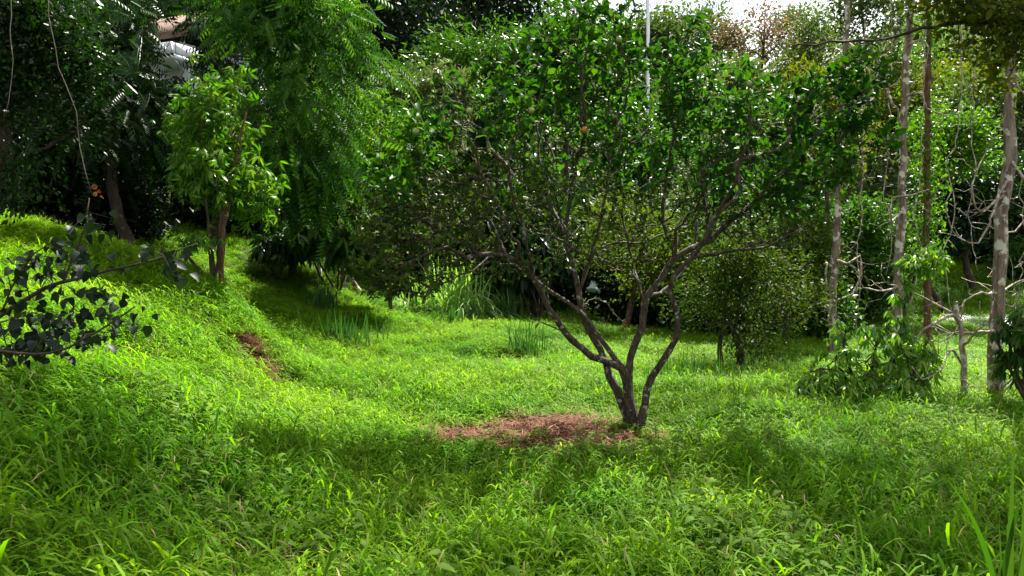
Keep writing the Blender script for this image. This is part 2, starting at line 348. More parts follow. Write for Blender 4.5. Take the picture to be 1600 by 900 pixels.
# ------------------------------------------------------------------ wood
class Wood:
    def __init__(s): s.p = []; s.par = []; s.mr = []; s.plen = []
    def add(s, p, par, r=0):
        s.p.append(np.array(p, float)); s.par.append(par); s.mr.append(r)
        s.plen.append(0 if par < 0 else s.plen[par] + float(np.linalg.norm(s.p[-1] - s.p[par]))); return len(s.p) - 1
    def limb(s, pts, r0, r1, start=-1, seg=.12, wob=.01, rng=RNG):
        """A smooth limb through the given points; starts from node `start` if it is >= 0. Returns node ids."""
        pts = [np.array(p, float) for p in pts]
        if start >= 0: pts = [s.p[start]] + pts
        ids = [start] if start >= 0 else []
        n = len(pts); tot = sum(np.linalg.norm(pts[i + 1] - pts[i]) for i in range(n - 1)); run = 0
        prev = start
        for i in range(n - 1):
            p0, p1, p2, p3 = pts[max(i - 1, 0)], pts[i], pts[i + 1], pts[min(i + 2, n - 1)]
            k = max(1, int(np.linalg.norm(p2 - p1) / seg))
            for j in range(k + (1 if i == n - 2 else 0)):
                if i == 0 and j == 0 and start >= 0: continue
                t = j / k
                q = .5 * ((2 * p1) + (p2 - p0) * t + (2 * p0 - 5 * p1 + 4 * p2 - p3) * t * t + (3 * p1 - p0 - 3 * p2 + p3) * t ** 3)
                if not (i == 0 and j == 0): q = q + rng.normal(size=3) * wob
                f = (run + t * np.linalg.norm(p2 - p1)) / max(tot, 1e-6)
                prev = s.add(q, prev, r0 + (r1 - r0) * f); ids.append(prev)
            run += np.linalg.norm(p2 - p1)
        return ids
    def near(s, p):
        return int(np.argmin(np.linalg.norm(np.array(s.p) - np.array(p), axis=1)))
    def grow(s, tips, rng, seg=.15, wob=.12, bias=.35, lift=.15, skip=0, tipr=.004):
        """Branch out to every tip from the closest wood; tips in order of distance."""
        root = s.p[0]; tips = np.array(tips); order = np.argsort(np.linalg.norm(tips - root, axis=1)); s.tiplist = []
        cap = len(s.p) + len(tips) * 40 + 10; buf = np.zeros((cap, 3)); bl = np.zeros(cap); k0 = len(s.p); buf[:k0] = s.p; bl[:k0] = s.plen
        bl[:skip] += 1e3
        for i in order:
            t = tips[i]; m = len(s.p)
            c = np.linalg.norm(buf[:m] - t, axis=1) + bias * bl[:m]
            a = int(np.argmin(c)); pa = s.p[a]; d = np.linalg.norm(t - pa)
            if d < seg * .5: s.tiplist.append(a); continue
            pd = unit(pa - s.p[s.par[a]]) if s.par[a] >= 0 else np.array([0, 0, 1.])
            c1 = pa + (pd * .25 + np.array([0, 0, lift])) * d; k = min(max(2, int(d / seg)), 38); prev = a
            for j in range(1, k + 1):
                f = j / k; q = (1 - f) ** 2 * pa + 2 * f * (1 - f) * c1 + f * f * t + rng.normal(size=3) * wob * seg * (1 if j < k else 0)
                prev = s.add(q, prev, tipr); mm_ = len(s.p) - 1; buf[mm_] = q; bl[mm_] = s.plen[mm_]
            s.tiplist.append(prev)
    def radii(s, e=2.3, tipr=.004):
        n = len(s.p); acc = np.zeros(n); r = np.zeros(n)
        for i in range(n - 1, -1, -1):
            rr = max(acc[i] ** (1 / e) if acc[i] > 0 else tipr, tipr); rr = max(rr, s.mr[i]) if s.mr[i] > tipr else rr
            if s.mr[i] > tipr * 1.5: rr = max(s.mr[i], min(rr, s.mr[i] * 1.08))
            r[i] = rr
            if s.par[i] >= 0: acc[s.par[i]] += rr ** e
        s.r = r; return r
    def build(s, name, mat, parent, rng=RNG, tipr=.004, minr=0, flare=1.35):
        r = s.radii(tipr=tipr); n = len(s.p); ch = [[] for _ in range(n)]
        for i in range(n):
            if s.par[i] >= 0: ch[s.par[i]].append(i)
        V, Q = [], []; k = 0; stack = [(i, -1) for i in range(n) if s.par[i] < 0]
        while stack:
            i, par = stack.pop(); chain = [par, i] if par >= 0 else [i]; 
            while ch[i]:
                c = sorted(ch[i], key=lambda q: -r[q]); 
                for o_ in c[1:]: stack.append((o_, i))
                i = c[0]; chain.append(i)
            if len(chain) < 2: continue
            rr = r[chain].copy()
            if par >= 0: rr[0] = min(rr[0], rr[1] * 1.25)
            elif len(rr) > 3: rr[0] *= flare; rr[1] *= 1 + (flare - 1) * .4
            if rr.max() < minr: continue
            p = np.array([s.p[c] for c in chain]); tan = unit(np.gradient(p, axis=0))
            ns = 10 if rr.max() > .05 else 6 if rr.max() > .015 else 4 if rr.max() > .006 else 3
            ref = np.array([0, 0, 1.]) if abs(tan[0, 2]) < .8 else np.array([1., 0, 0])
            a = np.zeros_like(p)
            for j in range(len(p)):
                ref = ref - tan[j] * ref.dot(tan[j]); ref = ref / max(np.linalg.norm(ref), 1e-6); a[j] = ref
            b_ = np.cross(tan, a); th = np.arange(ns) / ns * 2 * math.pi
            lump = (1 + (rng.random((len(p), ns)) - .5) * (.2 if ns > 6 else .0)) * (1 + (rng.random((len(p), 1)) - .5) * (.16 if ns > 4 else 0))
            rad = rr[:, None] * lump
            ring = p[:, None, :] + rad[:, :, None] * (np.cos(th)[None, :, None] * a[:, None] + np.sin(th)[None, :, None] * b_[:, None])
            V.append(ring.reshape(-1, 3)); m_ = len(p)
            base = k + (np.arange(m_ - 1)[:, None] * ns); j0 = np.arange(ns)[None]; j1 = (j0 + 1) % ns
            Q.append(np.stack([base + j0, base + j1, base + ns + j1, base + ns + j0], 2).reshape(-1, 4))
            k += m_ * ns
            Q.append(np.array([[k - ns, k - ns + 1, k - ns + 2, k - 1]])) if ns >= 3 else None
        return mesh_obj(name, np.vstack(V), quads=np.vstack(Q) if ns else None, mat=mat, parent=parent)

def lobes(c, rad, n, rng, flat=1.0):
    """Uneven crown envelope: n lobes spread through an ellipsoid."""
    n = int(n * 1.6); d = unit(rng.normal(size=(n, 3))) * (rng.random((n, 1)) ** .4) * .84
    return [(c + d[i] * rad, rad * rng.uniform(.16, .42) * np.array([1.15, 1.15, flat * rng.uniform(.55, 1)])) for i in range(n)]
def in_lobes(lb, n, rng, shell=.5):
    out = []; w = np.array([np.prod(r) ** (2 / 3) for _, r in lb]); w = w / w.sum()
    for (c, r), k in zip(lb, rng.multinomial(n, w)):
        d = unit(rng.normal(size=(k, 3))); out.append(c + d * r * (rng.uniform(shell, 1, size=(k, 1))) ** .8)
    return np.vstack(out)

GAPS = [(258, 66, 17, 26), (283, 66, 26, 13), (276, 88, 30, 13), (262, 28, 14, 13), (303, 118, 9, 12), (256, 98, 12, 12), (93, 22, 9, 20), (99, 8, 6, 6)]     # openings in the left canopy: the house and bits of sky
def gap_mask(pts, gaps, grow=0.):
    gaps = [(a, b, ra + grow, rb + grow) for a, b, ra, rb in gaps]; u, v = proj(pts); keep = np.ones(len(pts), bool)
    for a, b, ra, rb in gaps: keep &= ((u - a) / ra) ** 2 + ((v - b) / rb) ** 2 > 1
    return keep

def tree(label, u, vtop, vbot, wpx, Y, mat='mid', bark='bark_dark', tpl='ovate', size=.14, leaves=9000, tips=90, nl=9, base_u=None, base_Y=None, droop=.3, up=.6,
         spread=.28, depth=.8, seed=None, name='forest_tree', cat='tree', group='trees of the forest edge', gaps=None, trunk_r=.12, stems=1, tipr=.008, airy=1, mix=None, lean=0, flat=1.0, woodminr=0):
    rng = np.random.default_rng(seed if seed is not None else int(abs(u) * 7 + Y * 131 + vtop % 97))
    top, bot = P(u, vtop, Y), P(u, vbot, Y); c = (top + bot) / 2; rz = (top[2] - bot[2]) / 2; rx = wpx / 2 * Y / FPX
    rad = np.array([rx, max(rx * depth, .3), rz])
    bx = P(base_u if base_u is not None else u, 400, base_Y or Y); zb = gz(bx[0], bx[1])
    e = empty(name, (bx[0], bx[1], zb), label, cat, group)
    lb = lobes(c, rad, nl, rng, flat)
    tp = in_lobes(lb, tips, rng, .35); tp = tp[tp[:, 2] > ground(tp[:, 0], tp[:, 1]) + .25]
    w = Wood(); hgt = c[2] - zb
    for sidx in range(stems):
        off = np.array([(.07 * (sidx - .5) if stems == 2 else rng.normal() * .08 * stems), rng.normal() * .04 * stems, 0]) if stems > 1 else np.zeros(3)
        tgt = c + (rng.normal(size=3) * rad * .25 if stems > 1 else np.array([0, 0, rz * .35]))
        b0 = np.array([bx[0], bx[1], zb - .15]) + off
        q1 = (b0 * .95 + tgt * .05 if stems == 2 else b0 * .65 + tgt * .35) + rng.normal(size=3) * (.01 if stems == 2 else .06) * hgt * np.array([1, 1, .2]) + np.array([lean, 0, 0]); q1[2] = zb + hgt * .38
        w.limb([b0, q1, tgt], trunk_r, trunk_r * .3, seg=max(.15, hgt / 24), wob=.012)
    w.grow(tp, rng, seg=max(.18, rx / 9), wob=.2, skip=int(len(w.p) * .25) if stems == 1 else 2, tipr=tipr)
    w.build('trunk', M[bark], e, tipr=tipr, minr=woodminr)
    k = rng.integers(0, len(tp), leaves); pts = tp[k] + rng.normal(size=(leaves, 3)) * spread * min(1, rx) * np.array([1, 1, .75]) * airy
    pts = pts[pts[:, 2] > ground(pts[:, 0], pts[:, 1]) + .05]
    if gaps: pts = pts[gap_mask(pts, gaps, (15 if tpl == 'pinnate' else 5) if Y < 24 else 10)]
    clump = rng.random(len(tp)); 
    parts = cloud(TP[tpl], pts, rng, size, up=up, out=c - np.array([0, 0, rz * .5]), droop=droop, tint=(rng.beta(2, 2.2, len(pts)) * .8 + vnoise(pts[:, 0] + pts[:, 2], pts[:, 1] + pts[:, 2], .5, 4) * .3).clip(0, 1))
    v, q, t, ti = parts
    mesh_obj('crown', v, q, t, M[mat], e, {'tint': ti}, smooth=False)
    return e

# ------------------------------------------------------------------ the citrus tree in the clearing
def pts_px(l, Y0):
    return [P(u, v, Y0 + d) for u, v, d in l]
Y0 = 8.0
crng = np.random.default_rng(5)
b = P(985, 655, Y0); zb = gz(b[0], b[1])
ct = empty('citrus_tree', (b[0], b[1], zb), 'many-stemmed citrus tree with spreading low boughs standing beside the reddish brown patch', 'tree')
w = Wood()
# (u, v, depth offset): stems traced along the limbs of the tree
sA = w.limb(pts_px([(984, 668, 0), (972, 630, -.02), (955, 590, 0), (937, 545, .05), (917, 505, .1), (905, 455, .2), (890, 400, .3), (876, 350, .45)], Y0), .046, .02, wob=.008)
sB = w.limb(pts_px([(990, 668, -.05), (980, 620, -.1), (971, 575, -.12), (925, 556, -.2), (882, 520, -.3), (856, 480, -.4), (832, 435, -.5), (806, 408, -.6), (770, 396, -.7), (728, 402, -.8), (700, 388, -.9), (655, 402, -1.0)], Y0), .045, .013, wob=.008)
sC = w.limb(pts_px([(948, 545, -.05), (925, 510, 0), (902, 482, .1), (862, 458, .2), (822, 425, .3), (788, 396, .3), (742, 366, .35), (700, 340, .4), (650, 330, .5)], Y0), .028, .01, start=w.near(P(971, 575, Y0 - .12)), wob=.006)
sD = w.limb(pts_px([(994, 668, .08), (982, 610, .12), (985, 560, .15), (1002, 510, .2), (1010, 470, .25), (1032, 438, .3), (1052, 405, .35), (1080, 388, .4), (1108, 376, .35), (1140, 345, .3), (1180, 318, .2), (1225, 292, .1), (1275, 284, 0), (1330, 256, -.1)], Y0), .044, .016, wob=.008)
sE = w.limb(pts_px([(1000, 668, -.12), (1010, 610, -.15), (1030, 570, -.2), (1056, 525, -.25), (1060, 495, -.3), (1046, 455, -.35), (1052, 432, -.35), (1085, 400, -.4), (1100, 375, -.5), (1122, 335, -.6), (1145, 285, -.8), (1165, 225, -1.0), (1172, 160, -1.1)], Y0), .04, .008, wob=.008)
sF = w.limb(pts_px([(1056, 372, .3), (1040, 368, .3), (1036, 320, .4), (1046, 250, .5), (1060, 180, .5)], Y0), .024, .01, start=w.near(P(1052, 405, Y0 + .35)))
sG = w.limb(pts_px([(1120, 395, -.5), (1160, 390, -.8), (1200, 385, -1.0), (1245, 360, -1.1)], Y0), .018, .007, start=w.near(P(1085, 400, Y0 - .4)))
sH = w.limb(pts_px([(930, 395, .5), (960, 380, .7), (1005, 378, .9), (1040, 365, 1.1)], Y0), .018, .008, start=w.near(P(905, 455, Y0 + .2)))
sI = w.limb(pts_px([(1100, 315, .4), (1096, 250, .5), (1094, 190, .5), (1100, 120, .4)], Y0), .022, .009, start=w.near(P(1108, 376, Y0 + .35)))
sJ = w.limb(pts_px([(905, 250, .4), (950, 205, .3), (978, 170, .2), (985, 110, .1)], Y0), .022, .009, start=sA[-2])
sK = w.limb(pts_px([(850, 280, .8), (840, 200, 1.0), (850, 120, 1.1)], Y0), .022, .009, start=sA[-3])
sL = w.limb(pts_px([(915, 200, -.2), (910, 130, -.4), (920, 60, -.5)], Y0), .018, .008, start=w.near(P(905, 250, Y0 + .4)))
sM = w.limb(pts_px([(740, 425, -.9), (705, 436, -1.1), (680, 446, -1.2)], Y0), .012, .006, start=w.near(P(770, 396, Y0 - .7)))
sN = w.limb(pts_px([(620, 425, -1.1), (590, 450, -1.2), (572, 470, -1.2)], Y0), .012, .005, start=w.near(P(655, 402, Y0 - 1.0)))
sO = w.limb(pts_px([(910, 478, .6), (940, 468, 1.1), (985, 520, 1.4)], Y0), .008, .004, start=w.near(P(917, 505, Y0 + .1)))
sQ = w.limb(pts_px([(790, 350, -1.0), (760, 290, -1.3), (740, 220, -1.5)], Y0), .02, .008, start=w.near(P(832, 435, Y0 - .5)))
sR = w.limb(pts_px([(1060, 430, .9), (1090, 350, 1.3), (1060, 260, 1.6)], Y0), .02, .009, start=w.near(P(1010, 470, Y0 + .25)))
sS = w.limb(pts_px([(848, 503, -.3), (842, 502, -.3)], Y0), .008, .006, start=w.near(P(882, 520, Y0 - .3)))
w.limb(pts_px([(928, 385, .1), (948, 300, -.1), (958, 220, -.3)], Y0), .018, .007, start=w.near(P(905, 455, Y0 + .2)))
w.limb(pts_px([(988, 400, .5), (972, 330, .7), (978, 255, .9)], Y0), .018, .007, start=w.near(P(1010, 470, Y0 + .25)))
w.limb(pts_px([(822, 372, -.7), (800, 300, -.9), (792, 225, -1.0)], Y0), .016, .006, start=w.near(P(832, 435, Y0 - .5)))
w.limb(pts_px([(1195, 300, -.4), (1250, 235, -.7), (1310, 190, -.9), (1345, 150, -1.0)], Y0), .016, .006, start=w.near(P(1140, 345, Y0 + .3)))
w.limb(pts_px([(700, 330, -.4), (640, 300, -.6), (590, 290, -.7)], Y0), .014, .005, start=w.near(P(788, 396, Y0 + .3)))
# crown envelope: uneven masses read off the outline (u, v, depth, half width px, half height px, half depth m, tips)
CL = [(760, 170, -.3, 95, 70, .8, 150, 0), (680, 220, -.6, 75, 55, .7, 112, 0), (620, 300, -.8, 65, 60, .6, 112, 0), (600, 400, -1.1, 55, 65, .5, 147, 1), (690, 350, -.8, 90, 50, .7, 189, 1),
      (850, 110, .2, 90, 80, .9, 150, 0), (930, 60, 0, 80, 90, .8, 137, 0), (1010, 130, .3, 85, 60, .9, 137, 0), (1110, 150, .4, 90, 65, .9, 150, 0), (1080, 60, .2, 40, 60, .4, 42, 0), (1200, 180, .0, 90, 60, .9, 137, 0),
      (1290, 170, -.4, 70, 60, .7, 100, 0), (1345, 110, -.8, 45, 45, .5, 55, 0), (1340, 220, -.3, 58, 60, .6, 112, 0), (1260, 260, -.4, 80, 50, .8, 100, 0), (1160, 270, .3, 90, 60, .9, 112, 0), (1020, 230, .5, 110, 60, 1.0, 137, 0), (880, 230, .3, 120, 70, 1.0, 150, 0),
      (780, 290, -.3, 110, 60, .9, 210, 1), (900, 320, .3, 130, 50, .9, 168, 1), (1050, 310, .6, 100, 45, .9, 134, 1), (1190, 340, .2, 80, 45, .8, 105, 1), (1240, 370, -.9, 40, 30, .4, 63, 1), (585, 345, -.9, 50, 50, .5, 90, 1), (600, 430, -1.1, 45, 40, .4, 80, 1), (700, 300, -.9, 80, 50, .6, 90, 1), (1260, 300, .2, 80, 35, .7, 70, 0), (960, 380, .6, 110, 45, .7, 80, 1), (700, 390, -.2, 90, 40, .7, 110, 1), (640, 365, -.4, 80, 40, .7, 80, 1), (760, 340, .5, 90, 45, .6, 80, 1), (660, 440, -1.2, 50, 28, .4, 54, 1), (830, 400, -.2, 120, 50, .8, 92, 1)]
tips = []; kind = []
for (u, v, d, hw, hh, hd, k, low) in CL:
    c = P(u, v, Y0 + d); r = np.array([hw * (Y0 + d) / FPX, hd, hh * (Y0 + d) / FPX])
    dd = unit(crng.normal(size=(k, 3))) * crng.uniform(.3, 1, (k, 1)) ** .6; t = c + dd * r
    tips.append(t); kind += [low] * k
tips = np.vstack(tips); kind = np.array(kind)
ok = tips[:, 2] > zb + .9; tips = tips[ok]; kind = kind[ok]
w.grow(tips, crng, seg=.09, wob=.28, bias=.22, lift=.12, skip=0, tipr=.0032)
trunk = w.build('trunk', M['bark'], ct, tipr=.0032, flare=1.3)
PN = np.array(w.p); PR = w.r; PAR = np.array(w.par)
thin = np.where((PR < .0085) & (PAR >= 0))[0]
# leaves sit along the thin shoots; the low, shaded shoots are small-leaved and sparse
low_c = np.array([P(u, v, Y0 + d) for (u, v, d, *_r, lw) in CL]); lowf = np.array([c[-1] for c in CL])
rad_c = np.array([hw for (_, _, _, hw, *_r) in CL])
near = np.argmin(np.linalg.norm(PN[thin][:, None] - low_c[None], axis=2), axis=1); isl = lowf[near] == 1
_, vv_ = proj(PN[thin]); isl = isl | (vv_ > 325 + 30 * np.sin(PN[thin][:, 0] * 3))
def shoots(idx, per, rng):
    k = np.repeat(idx, per); p = PN[k]; q = PN[PAR[k]]; f = rng.random((len(k), 1)); d = unit(p - q)
    side = unit(np.cross(d, rng.normal(size=(len(k), 3)))); D = unit(d * .6 + side * .9 + np.array([0, 0, .12])); return q + (p - q) * f, D
p1, D1 = shoots(thin[~isl], 4, crng)
keep = vnoise(p1[:, 0] * 1.3, p1[:, 2] * 1.3 + p1[:, 1], .36, 9) > .27; p1, D1 = p1[keep], D1[keep]
n1 = len(p1); ti = (crng.beta(2, 2, n1) * .75 + .25 * vnoise(p1[:, 0], p1[:, 2], .6, 2)).clip(0, 1)
a = scatter(TP['citrus'], p1, D1, unit(crng.normal(size=(n1, 3)) * .6 + [0, 0, .9]), .074 * (1 + .38 * crng.normal(size=n1)).clip(.4, 1.7), ti)
mesh_obj('crown', a[0], a[1], a[2], M['citrus'], ct, {'tint': a[3]})
p2, D2 = shoots(thin[isl], 3, crng); sel = crng.random(len(p2)) < .8; p2, D2 = p2[sel], D2[sel]; n2 = len(p2)
a = scatter(TP['citrus'], p2, D2, unit(crng.normal(size=(n2, 3)) * .7 + [0, 0, .8]), .05 * (1 + .3 * crng.normal(size=n2)).clip(.5, 1.6), crng.beta(2, 2, n2))
tag(mesh_obj('inner_foliage', a[0], a[1], a[2], M['citrus_old'], ct, {'tint': a[3]}), 'small dull leaves on the shaded inner twigs')
print('citrus nodes', len(PN), 'leaves', n1, n2)
M['fruit'] = plain_mat('green_fruit', (.12, .16, .03), (.2, .24, .05), 20, .35); M['ripe'] = plain_mat('orange_fruit', (.3, .09, .01), (.35, .12, .015), 20, .5)
def sphere_mesh(name, c, r, mat, parent, sq=1.0):
    th = np.linspace(0, math.pi, 9)[1:-1]; ph = np.arange(12) / 12 * 2 * math.pi
    V = [(0, 0, r * sq)] + [(r * math.sin(t) * math.cos(p), r * math.sin(t) * math.sin(p), r * sq * math.cos(t)) for t in th for p in ph] + [(0, 0, -r * sq)]
    Q = [(1 + i * 12 + j, 1 + (i + 1) * 12 + j, 1 + (i + 1) * 12 + (j + 1) % 12, 1 + i * 12 + (j + 1) % 12) for i in range(6) for j in range(12)]
    T = [(0, 1 + j, 1 + (j + 1) % 12) for j in range(12)] + [(len(V) - 1, 73 + (j + 1) % 12, 73 + j) for j in range(12)]
    return mesh_obj(name, np.array(V) + c, Q, T, mat, parent)
for (u, v, d, m_) in ((730, 110, -1.2, 'fruit'), (995, 60, -.8, 'fruit'), (848, 172, -.9, 'fruit'), (937, 162, -.9, 'ripe'), (1150, 95, -.6, 'fruit'), (640, 205, -1.3, 'fruit')):
    q = PN[int(np.argmin(np.linalg.norm(PN - P(u, v, Y0 + d), axis=1)))]
    sphere_mesh('fruit', q + np.array([0, 0, -.035]), .03, M[m_], ct, 1.05)

# ------------------------------------------------------------------ trees of the left side
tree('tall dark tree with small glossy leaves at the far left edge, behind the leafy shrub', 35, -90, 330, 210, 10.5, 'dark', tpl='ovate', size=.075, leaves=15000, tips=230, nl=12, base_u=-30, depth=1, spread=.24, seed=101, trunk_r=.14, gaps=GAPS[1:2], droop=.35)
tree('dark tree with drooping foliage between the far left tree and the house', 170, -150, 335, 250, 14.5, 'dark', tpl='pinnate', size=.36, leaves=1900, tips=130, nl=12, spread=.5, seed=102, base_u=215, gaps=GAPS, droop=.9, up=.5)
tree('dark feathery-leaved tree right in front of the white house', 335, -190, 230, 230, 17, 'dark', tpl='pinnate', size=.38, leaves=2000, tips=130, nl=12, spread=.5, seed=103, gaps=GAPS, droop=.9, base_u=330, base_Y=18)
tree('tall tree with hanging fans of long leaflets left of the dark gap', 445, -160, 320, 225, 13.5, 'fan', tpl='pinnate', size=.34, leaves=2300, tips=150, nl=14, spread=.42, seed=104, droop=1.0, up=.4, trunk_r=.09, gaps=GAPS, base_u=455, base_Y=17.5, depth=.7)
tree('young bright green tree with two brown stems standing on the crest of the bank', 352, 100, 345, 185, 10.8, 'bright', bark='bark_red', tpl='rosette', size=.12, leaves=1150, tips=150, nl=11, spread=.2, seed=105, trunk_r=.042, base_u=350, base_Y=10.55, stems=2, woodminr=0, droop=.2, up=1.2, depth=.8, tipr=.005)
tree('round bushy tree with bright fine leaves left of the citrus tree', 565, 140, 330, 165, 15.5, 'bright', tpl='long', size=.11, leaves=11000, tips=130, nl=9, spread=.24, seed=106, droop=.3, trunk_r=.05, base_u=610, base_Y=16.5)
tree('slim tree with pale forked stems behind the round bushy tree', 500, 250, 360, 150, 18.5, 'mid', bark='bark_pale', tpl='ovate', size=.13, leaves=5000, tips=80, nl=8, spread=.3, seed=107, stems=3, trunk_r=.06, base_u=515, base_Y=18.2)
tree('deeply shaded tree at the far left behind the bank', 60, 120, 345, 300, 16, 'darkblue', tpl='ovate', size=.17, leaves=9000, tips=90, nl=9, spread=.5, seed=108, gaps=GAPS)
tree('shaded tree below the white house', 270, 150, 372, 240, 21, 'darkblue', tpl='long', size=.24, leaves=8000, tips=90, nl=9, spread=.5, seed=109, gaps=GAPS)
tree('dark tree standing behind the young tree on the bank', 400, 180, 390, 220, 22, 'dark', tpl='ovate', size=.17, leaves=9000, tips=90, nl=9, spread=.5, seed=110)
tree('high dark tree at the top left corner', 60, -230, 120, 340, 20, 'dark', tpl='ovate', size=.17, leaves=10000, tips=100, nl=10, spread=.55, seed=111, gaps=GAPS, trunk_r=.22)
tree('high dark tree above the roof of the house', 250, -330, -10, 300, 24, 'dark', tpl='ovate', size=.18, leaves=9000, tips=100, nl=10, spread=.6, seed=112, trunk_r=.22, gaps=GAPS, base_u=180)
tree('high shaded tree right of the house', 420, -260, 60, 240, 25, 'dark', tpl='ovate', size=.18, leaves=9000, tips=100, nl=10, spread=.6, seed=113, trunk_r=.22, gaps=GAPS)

# ------------------------------------------------------------------ trees behind the clearing
tree('tall hazy dark tree in the shaded gap at the top of the picture', 600, -160, 190, 260, 33, 'darkblue', tpl='ovate', size=.22, leaves=14000, tips=120, nl=12, spread=.8, seed=121, trunk_r=.3)
tree('tall dark tree at the top, left of the metal pole', 790, -200, 60, 260, 38, 'darkblue', tpl='ovate', size=.24, leaves=12000, tips=110, nl=12, spread=.8, seed=122, trunk_r=.3)
tree('rounded sunlit tree behind the left half of the citrus crown', 745, 20, 240, 230, 27, 'mid', tpl='long', size=.2, leaves=17000, tips=150, nl=10, spread=.42, seed=123, trunk_r=.18)
tree('tree with pale drooping leaves below the rounded sunlit tree', 650, 105, 290, 165, 17.5, 'pale', tpl='rosette_far', size=.2, leaves=3600, tips=110, nl=9, spread=.3, seed=124, droop=.5)
tree('sunlit tree left of the metal pole, behind the middle of the citrus crown', 890, 5, 240, 190, 26, 'mid', tpl='ovate', size=.17, leaves=14000, tips=130, nl=9, spread=.42, seed=125)
tree('billowing light green tree right behind the metal pole', 1000, -15, 180, 150, 33, 'far', tpl='ovate', size=.2, leaves=13000, tips=110, nl=10, spread=.5, seed=126, trunk_r=.2)
tree('light green tree right of the metal pole against the sky', 1095, 8, 120, 110, 35, 'far', tpl='ovate', size=.18, leaves=3000, tips=90, nl=9, spread=.4, seed=127, trunk_r=.14)
tree('thin airy tree with a reddish brown top against the sky', 1195, 2, 100, 150, 31, 'red', bark='bark_dark', tpl='ovate', size=.13, leaves=2600, tips=130, nl=10, spread=.3, seed=128, trunk_r=.1, base_u=1180, depth=.7)
tree('thin tree with an open blue green crown at the top of the sky gap', 1245, 0, 130, 110, 38, 'far', tpl='ovate', size=.16, leaves=3200, tips=90, nl=8, spread=.35, seed=129, trunk_r=.1)
tree('pale green large-leaved tree just below the sky gap', 1165, 90, 230, 130, 19, 'pale', tpl='ovate', size=.17, leaves=2300, tips=90, nl=7, spread=.2, seed=130, trunk_r=.07)
tree('yellow green airy tree behind the right end of the citrus crown', 1275, 60, 300, 170, 17, 'yellow', tpl='ovate', size=.1, leaves=5000, tips=140, nl=10, spread=.2, seed=131, trunk_r=.07, airy=1.2)
tree('tree with yellowish leaves seen between the citrus stems', 1010, 300, 490, 220, 17, 'olive', bark='bark_red', tpl='ovate', size=.09, leaves=9000, tips=150, nl=10, spread=.24, seed=132, trunk_r=.08, base_u=975, base_Y=17)
tree('dark big-leaved tree behind the left limbs of the citrus tree', 830, 270, 470, 210, 19.5, 'dark', tpl='long', size=.25, leaves=5500, tips=90, nl=8, spread=.4, seed=133)
tree('dark tree behind the drooping left end of the citrus crown', 660, 270, 430, 200, 21, 'dark', tpl='ovate', size=.16, leaves=8000, tips=90, nl=9, spread=.4, seed=134)
tree('brownish green tree at the back of the clearing behind the slender shrub', 1120, 200, 430, 190, 19, 'mid', tpl='ovate', size=.1, leaves=10000, tips=130, nl=9, spread=.3, seed=135)
tree('shaded tree left of the first pale trunk', 1230, 290, 530, 150, 16, 'citrus_old', tpl='ovate', size=.09, leaves=9000, tips=130, nl=9, spread=.25, seed=136, trunk_r=.07)
tree('small many-stemmed tree with fine brownish foliage at the right end of the clearing', 1165, 350, 565, 230, 12.8, 'citrus_old', tpl='ovate', size=.068, leaves=9500, tips=230, nl=15, spread=.2, seed=137, trunk_r=.05, stems=3, base_u=1128, base_Y=12.7, tipr=.004)

tree('leafy tree hiding the foot of the metal pole', 1010, 112, 320, 150, 22, 'mid', tpl='ovate', size=.12, leaves=8000, tips=110, nl=9, spread=.3, seed=138)
tree('open-crowned light green tree at the top between the first two pale trunks', 1345, -60, 105, 190, 34, 'far', tpl='ovate', size=.17, leaves=5200, tips=110, nl=10, spread=.4, seed=151, trunk_r=.12)
tree('feathery light green tree right of the reddish topped tree', 1262, 15, 150, 120, 29, 'far', tpl='ovate', size=.13, leaves=4200, tips=90, nl=9, spread=.32, seed=152, trunk_r=.1)
# ------------------------------------------------------------------ right hillside
tree('broad yellow green tree on the hillside at the upper right', 1450, 95, 240, 190, 32, 'yellow', tpl='ovate', size=.17, leaves=14000, tips=120, nl=10, spread=.5, seed=141)
tree('large light green tree below the far ridge at the right', 1560, 110, 330, 200, 28, 'far', tpl='ovate', size=.18, leaves=15000, tips=120, nl=11, spread=.5, seed=142)
tree('light green tree near the ridge, left of the second pale trunk', 1360, 70, 190, 150, 42, 'far', tpl='ovate', size=.22, leaves=11000, tips=100, nl=10, spread=.6, seed=143)
tree('bright leafy tree between the first and second pale trunks', 1355, 300, 500, 130, 19.5, 'mid', tpl='ovate', size=.12, leaves=11000, tips=110, nl=9, spread=.3, seed=144, droop=.5)
tree('bright tree behind the right end of the citrus boughs', 1290, 270, 460, 130, 22, 'mid', tpl='ovate', size=.13, leaves=9000, tips=90, nl=8, spread=.35, seed=145)
tree('dark tree in the shade right of the vine-hung trunk', 1530, 220, 390, 170, 23, 'dark', tpl='ovate', size=.15, leaves=10000, tips=90, nl=8, spread=.4, seed=146)
tree('grey green tree behind the third pale trunk', 1600, 210, 400, 150, 26, 'darkblue', tpl='long', size=.2, leaves=9000, tips=90, nl=8, spread=.45, seed=147)
tree('ridge tree at the top right against the sky', 1490, 55, 150, 150, 48, 'far', tpl='ovate', size=.25, leaves=9000, tips=90, nl=10, spread=.7, seed=148)
tree('leafy tree between the second and third pale trunks', 1490, 150, 300, 120, 20, 'bright', tpl='ovate', size=.11, leaves=6500, tips=110, nl=8, spread=.25, seed=149, trunk_r=.08)
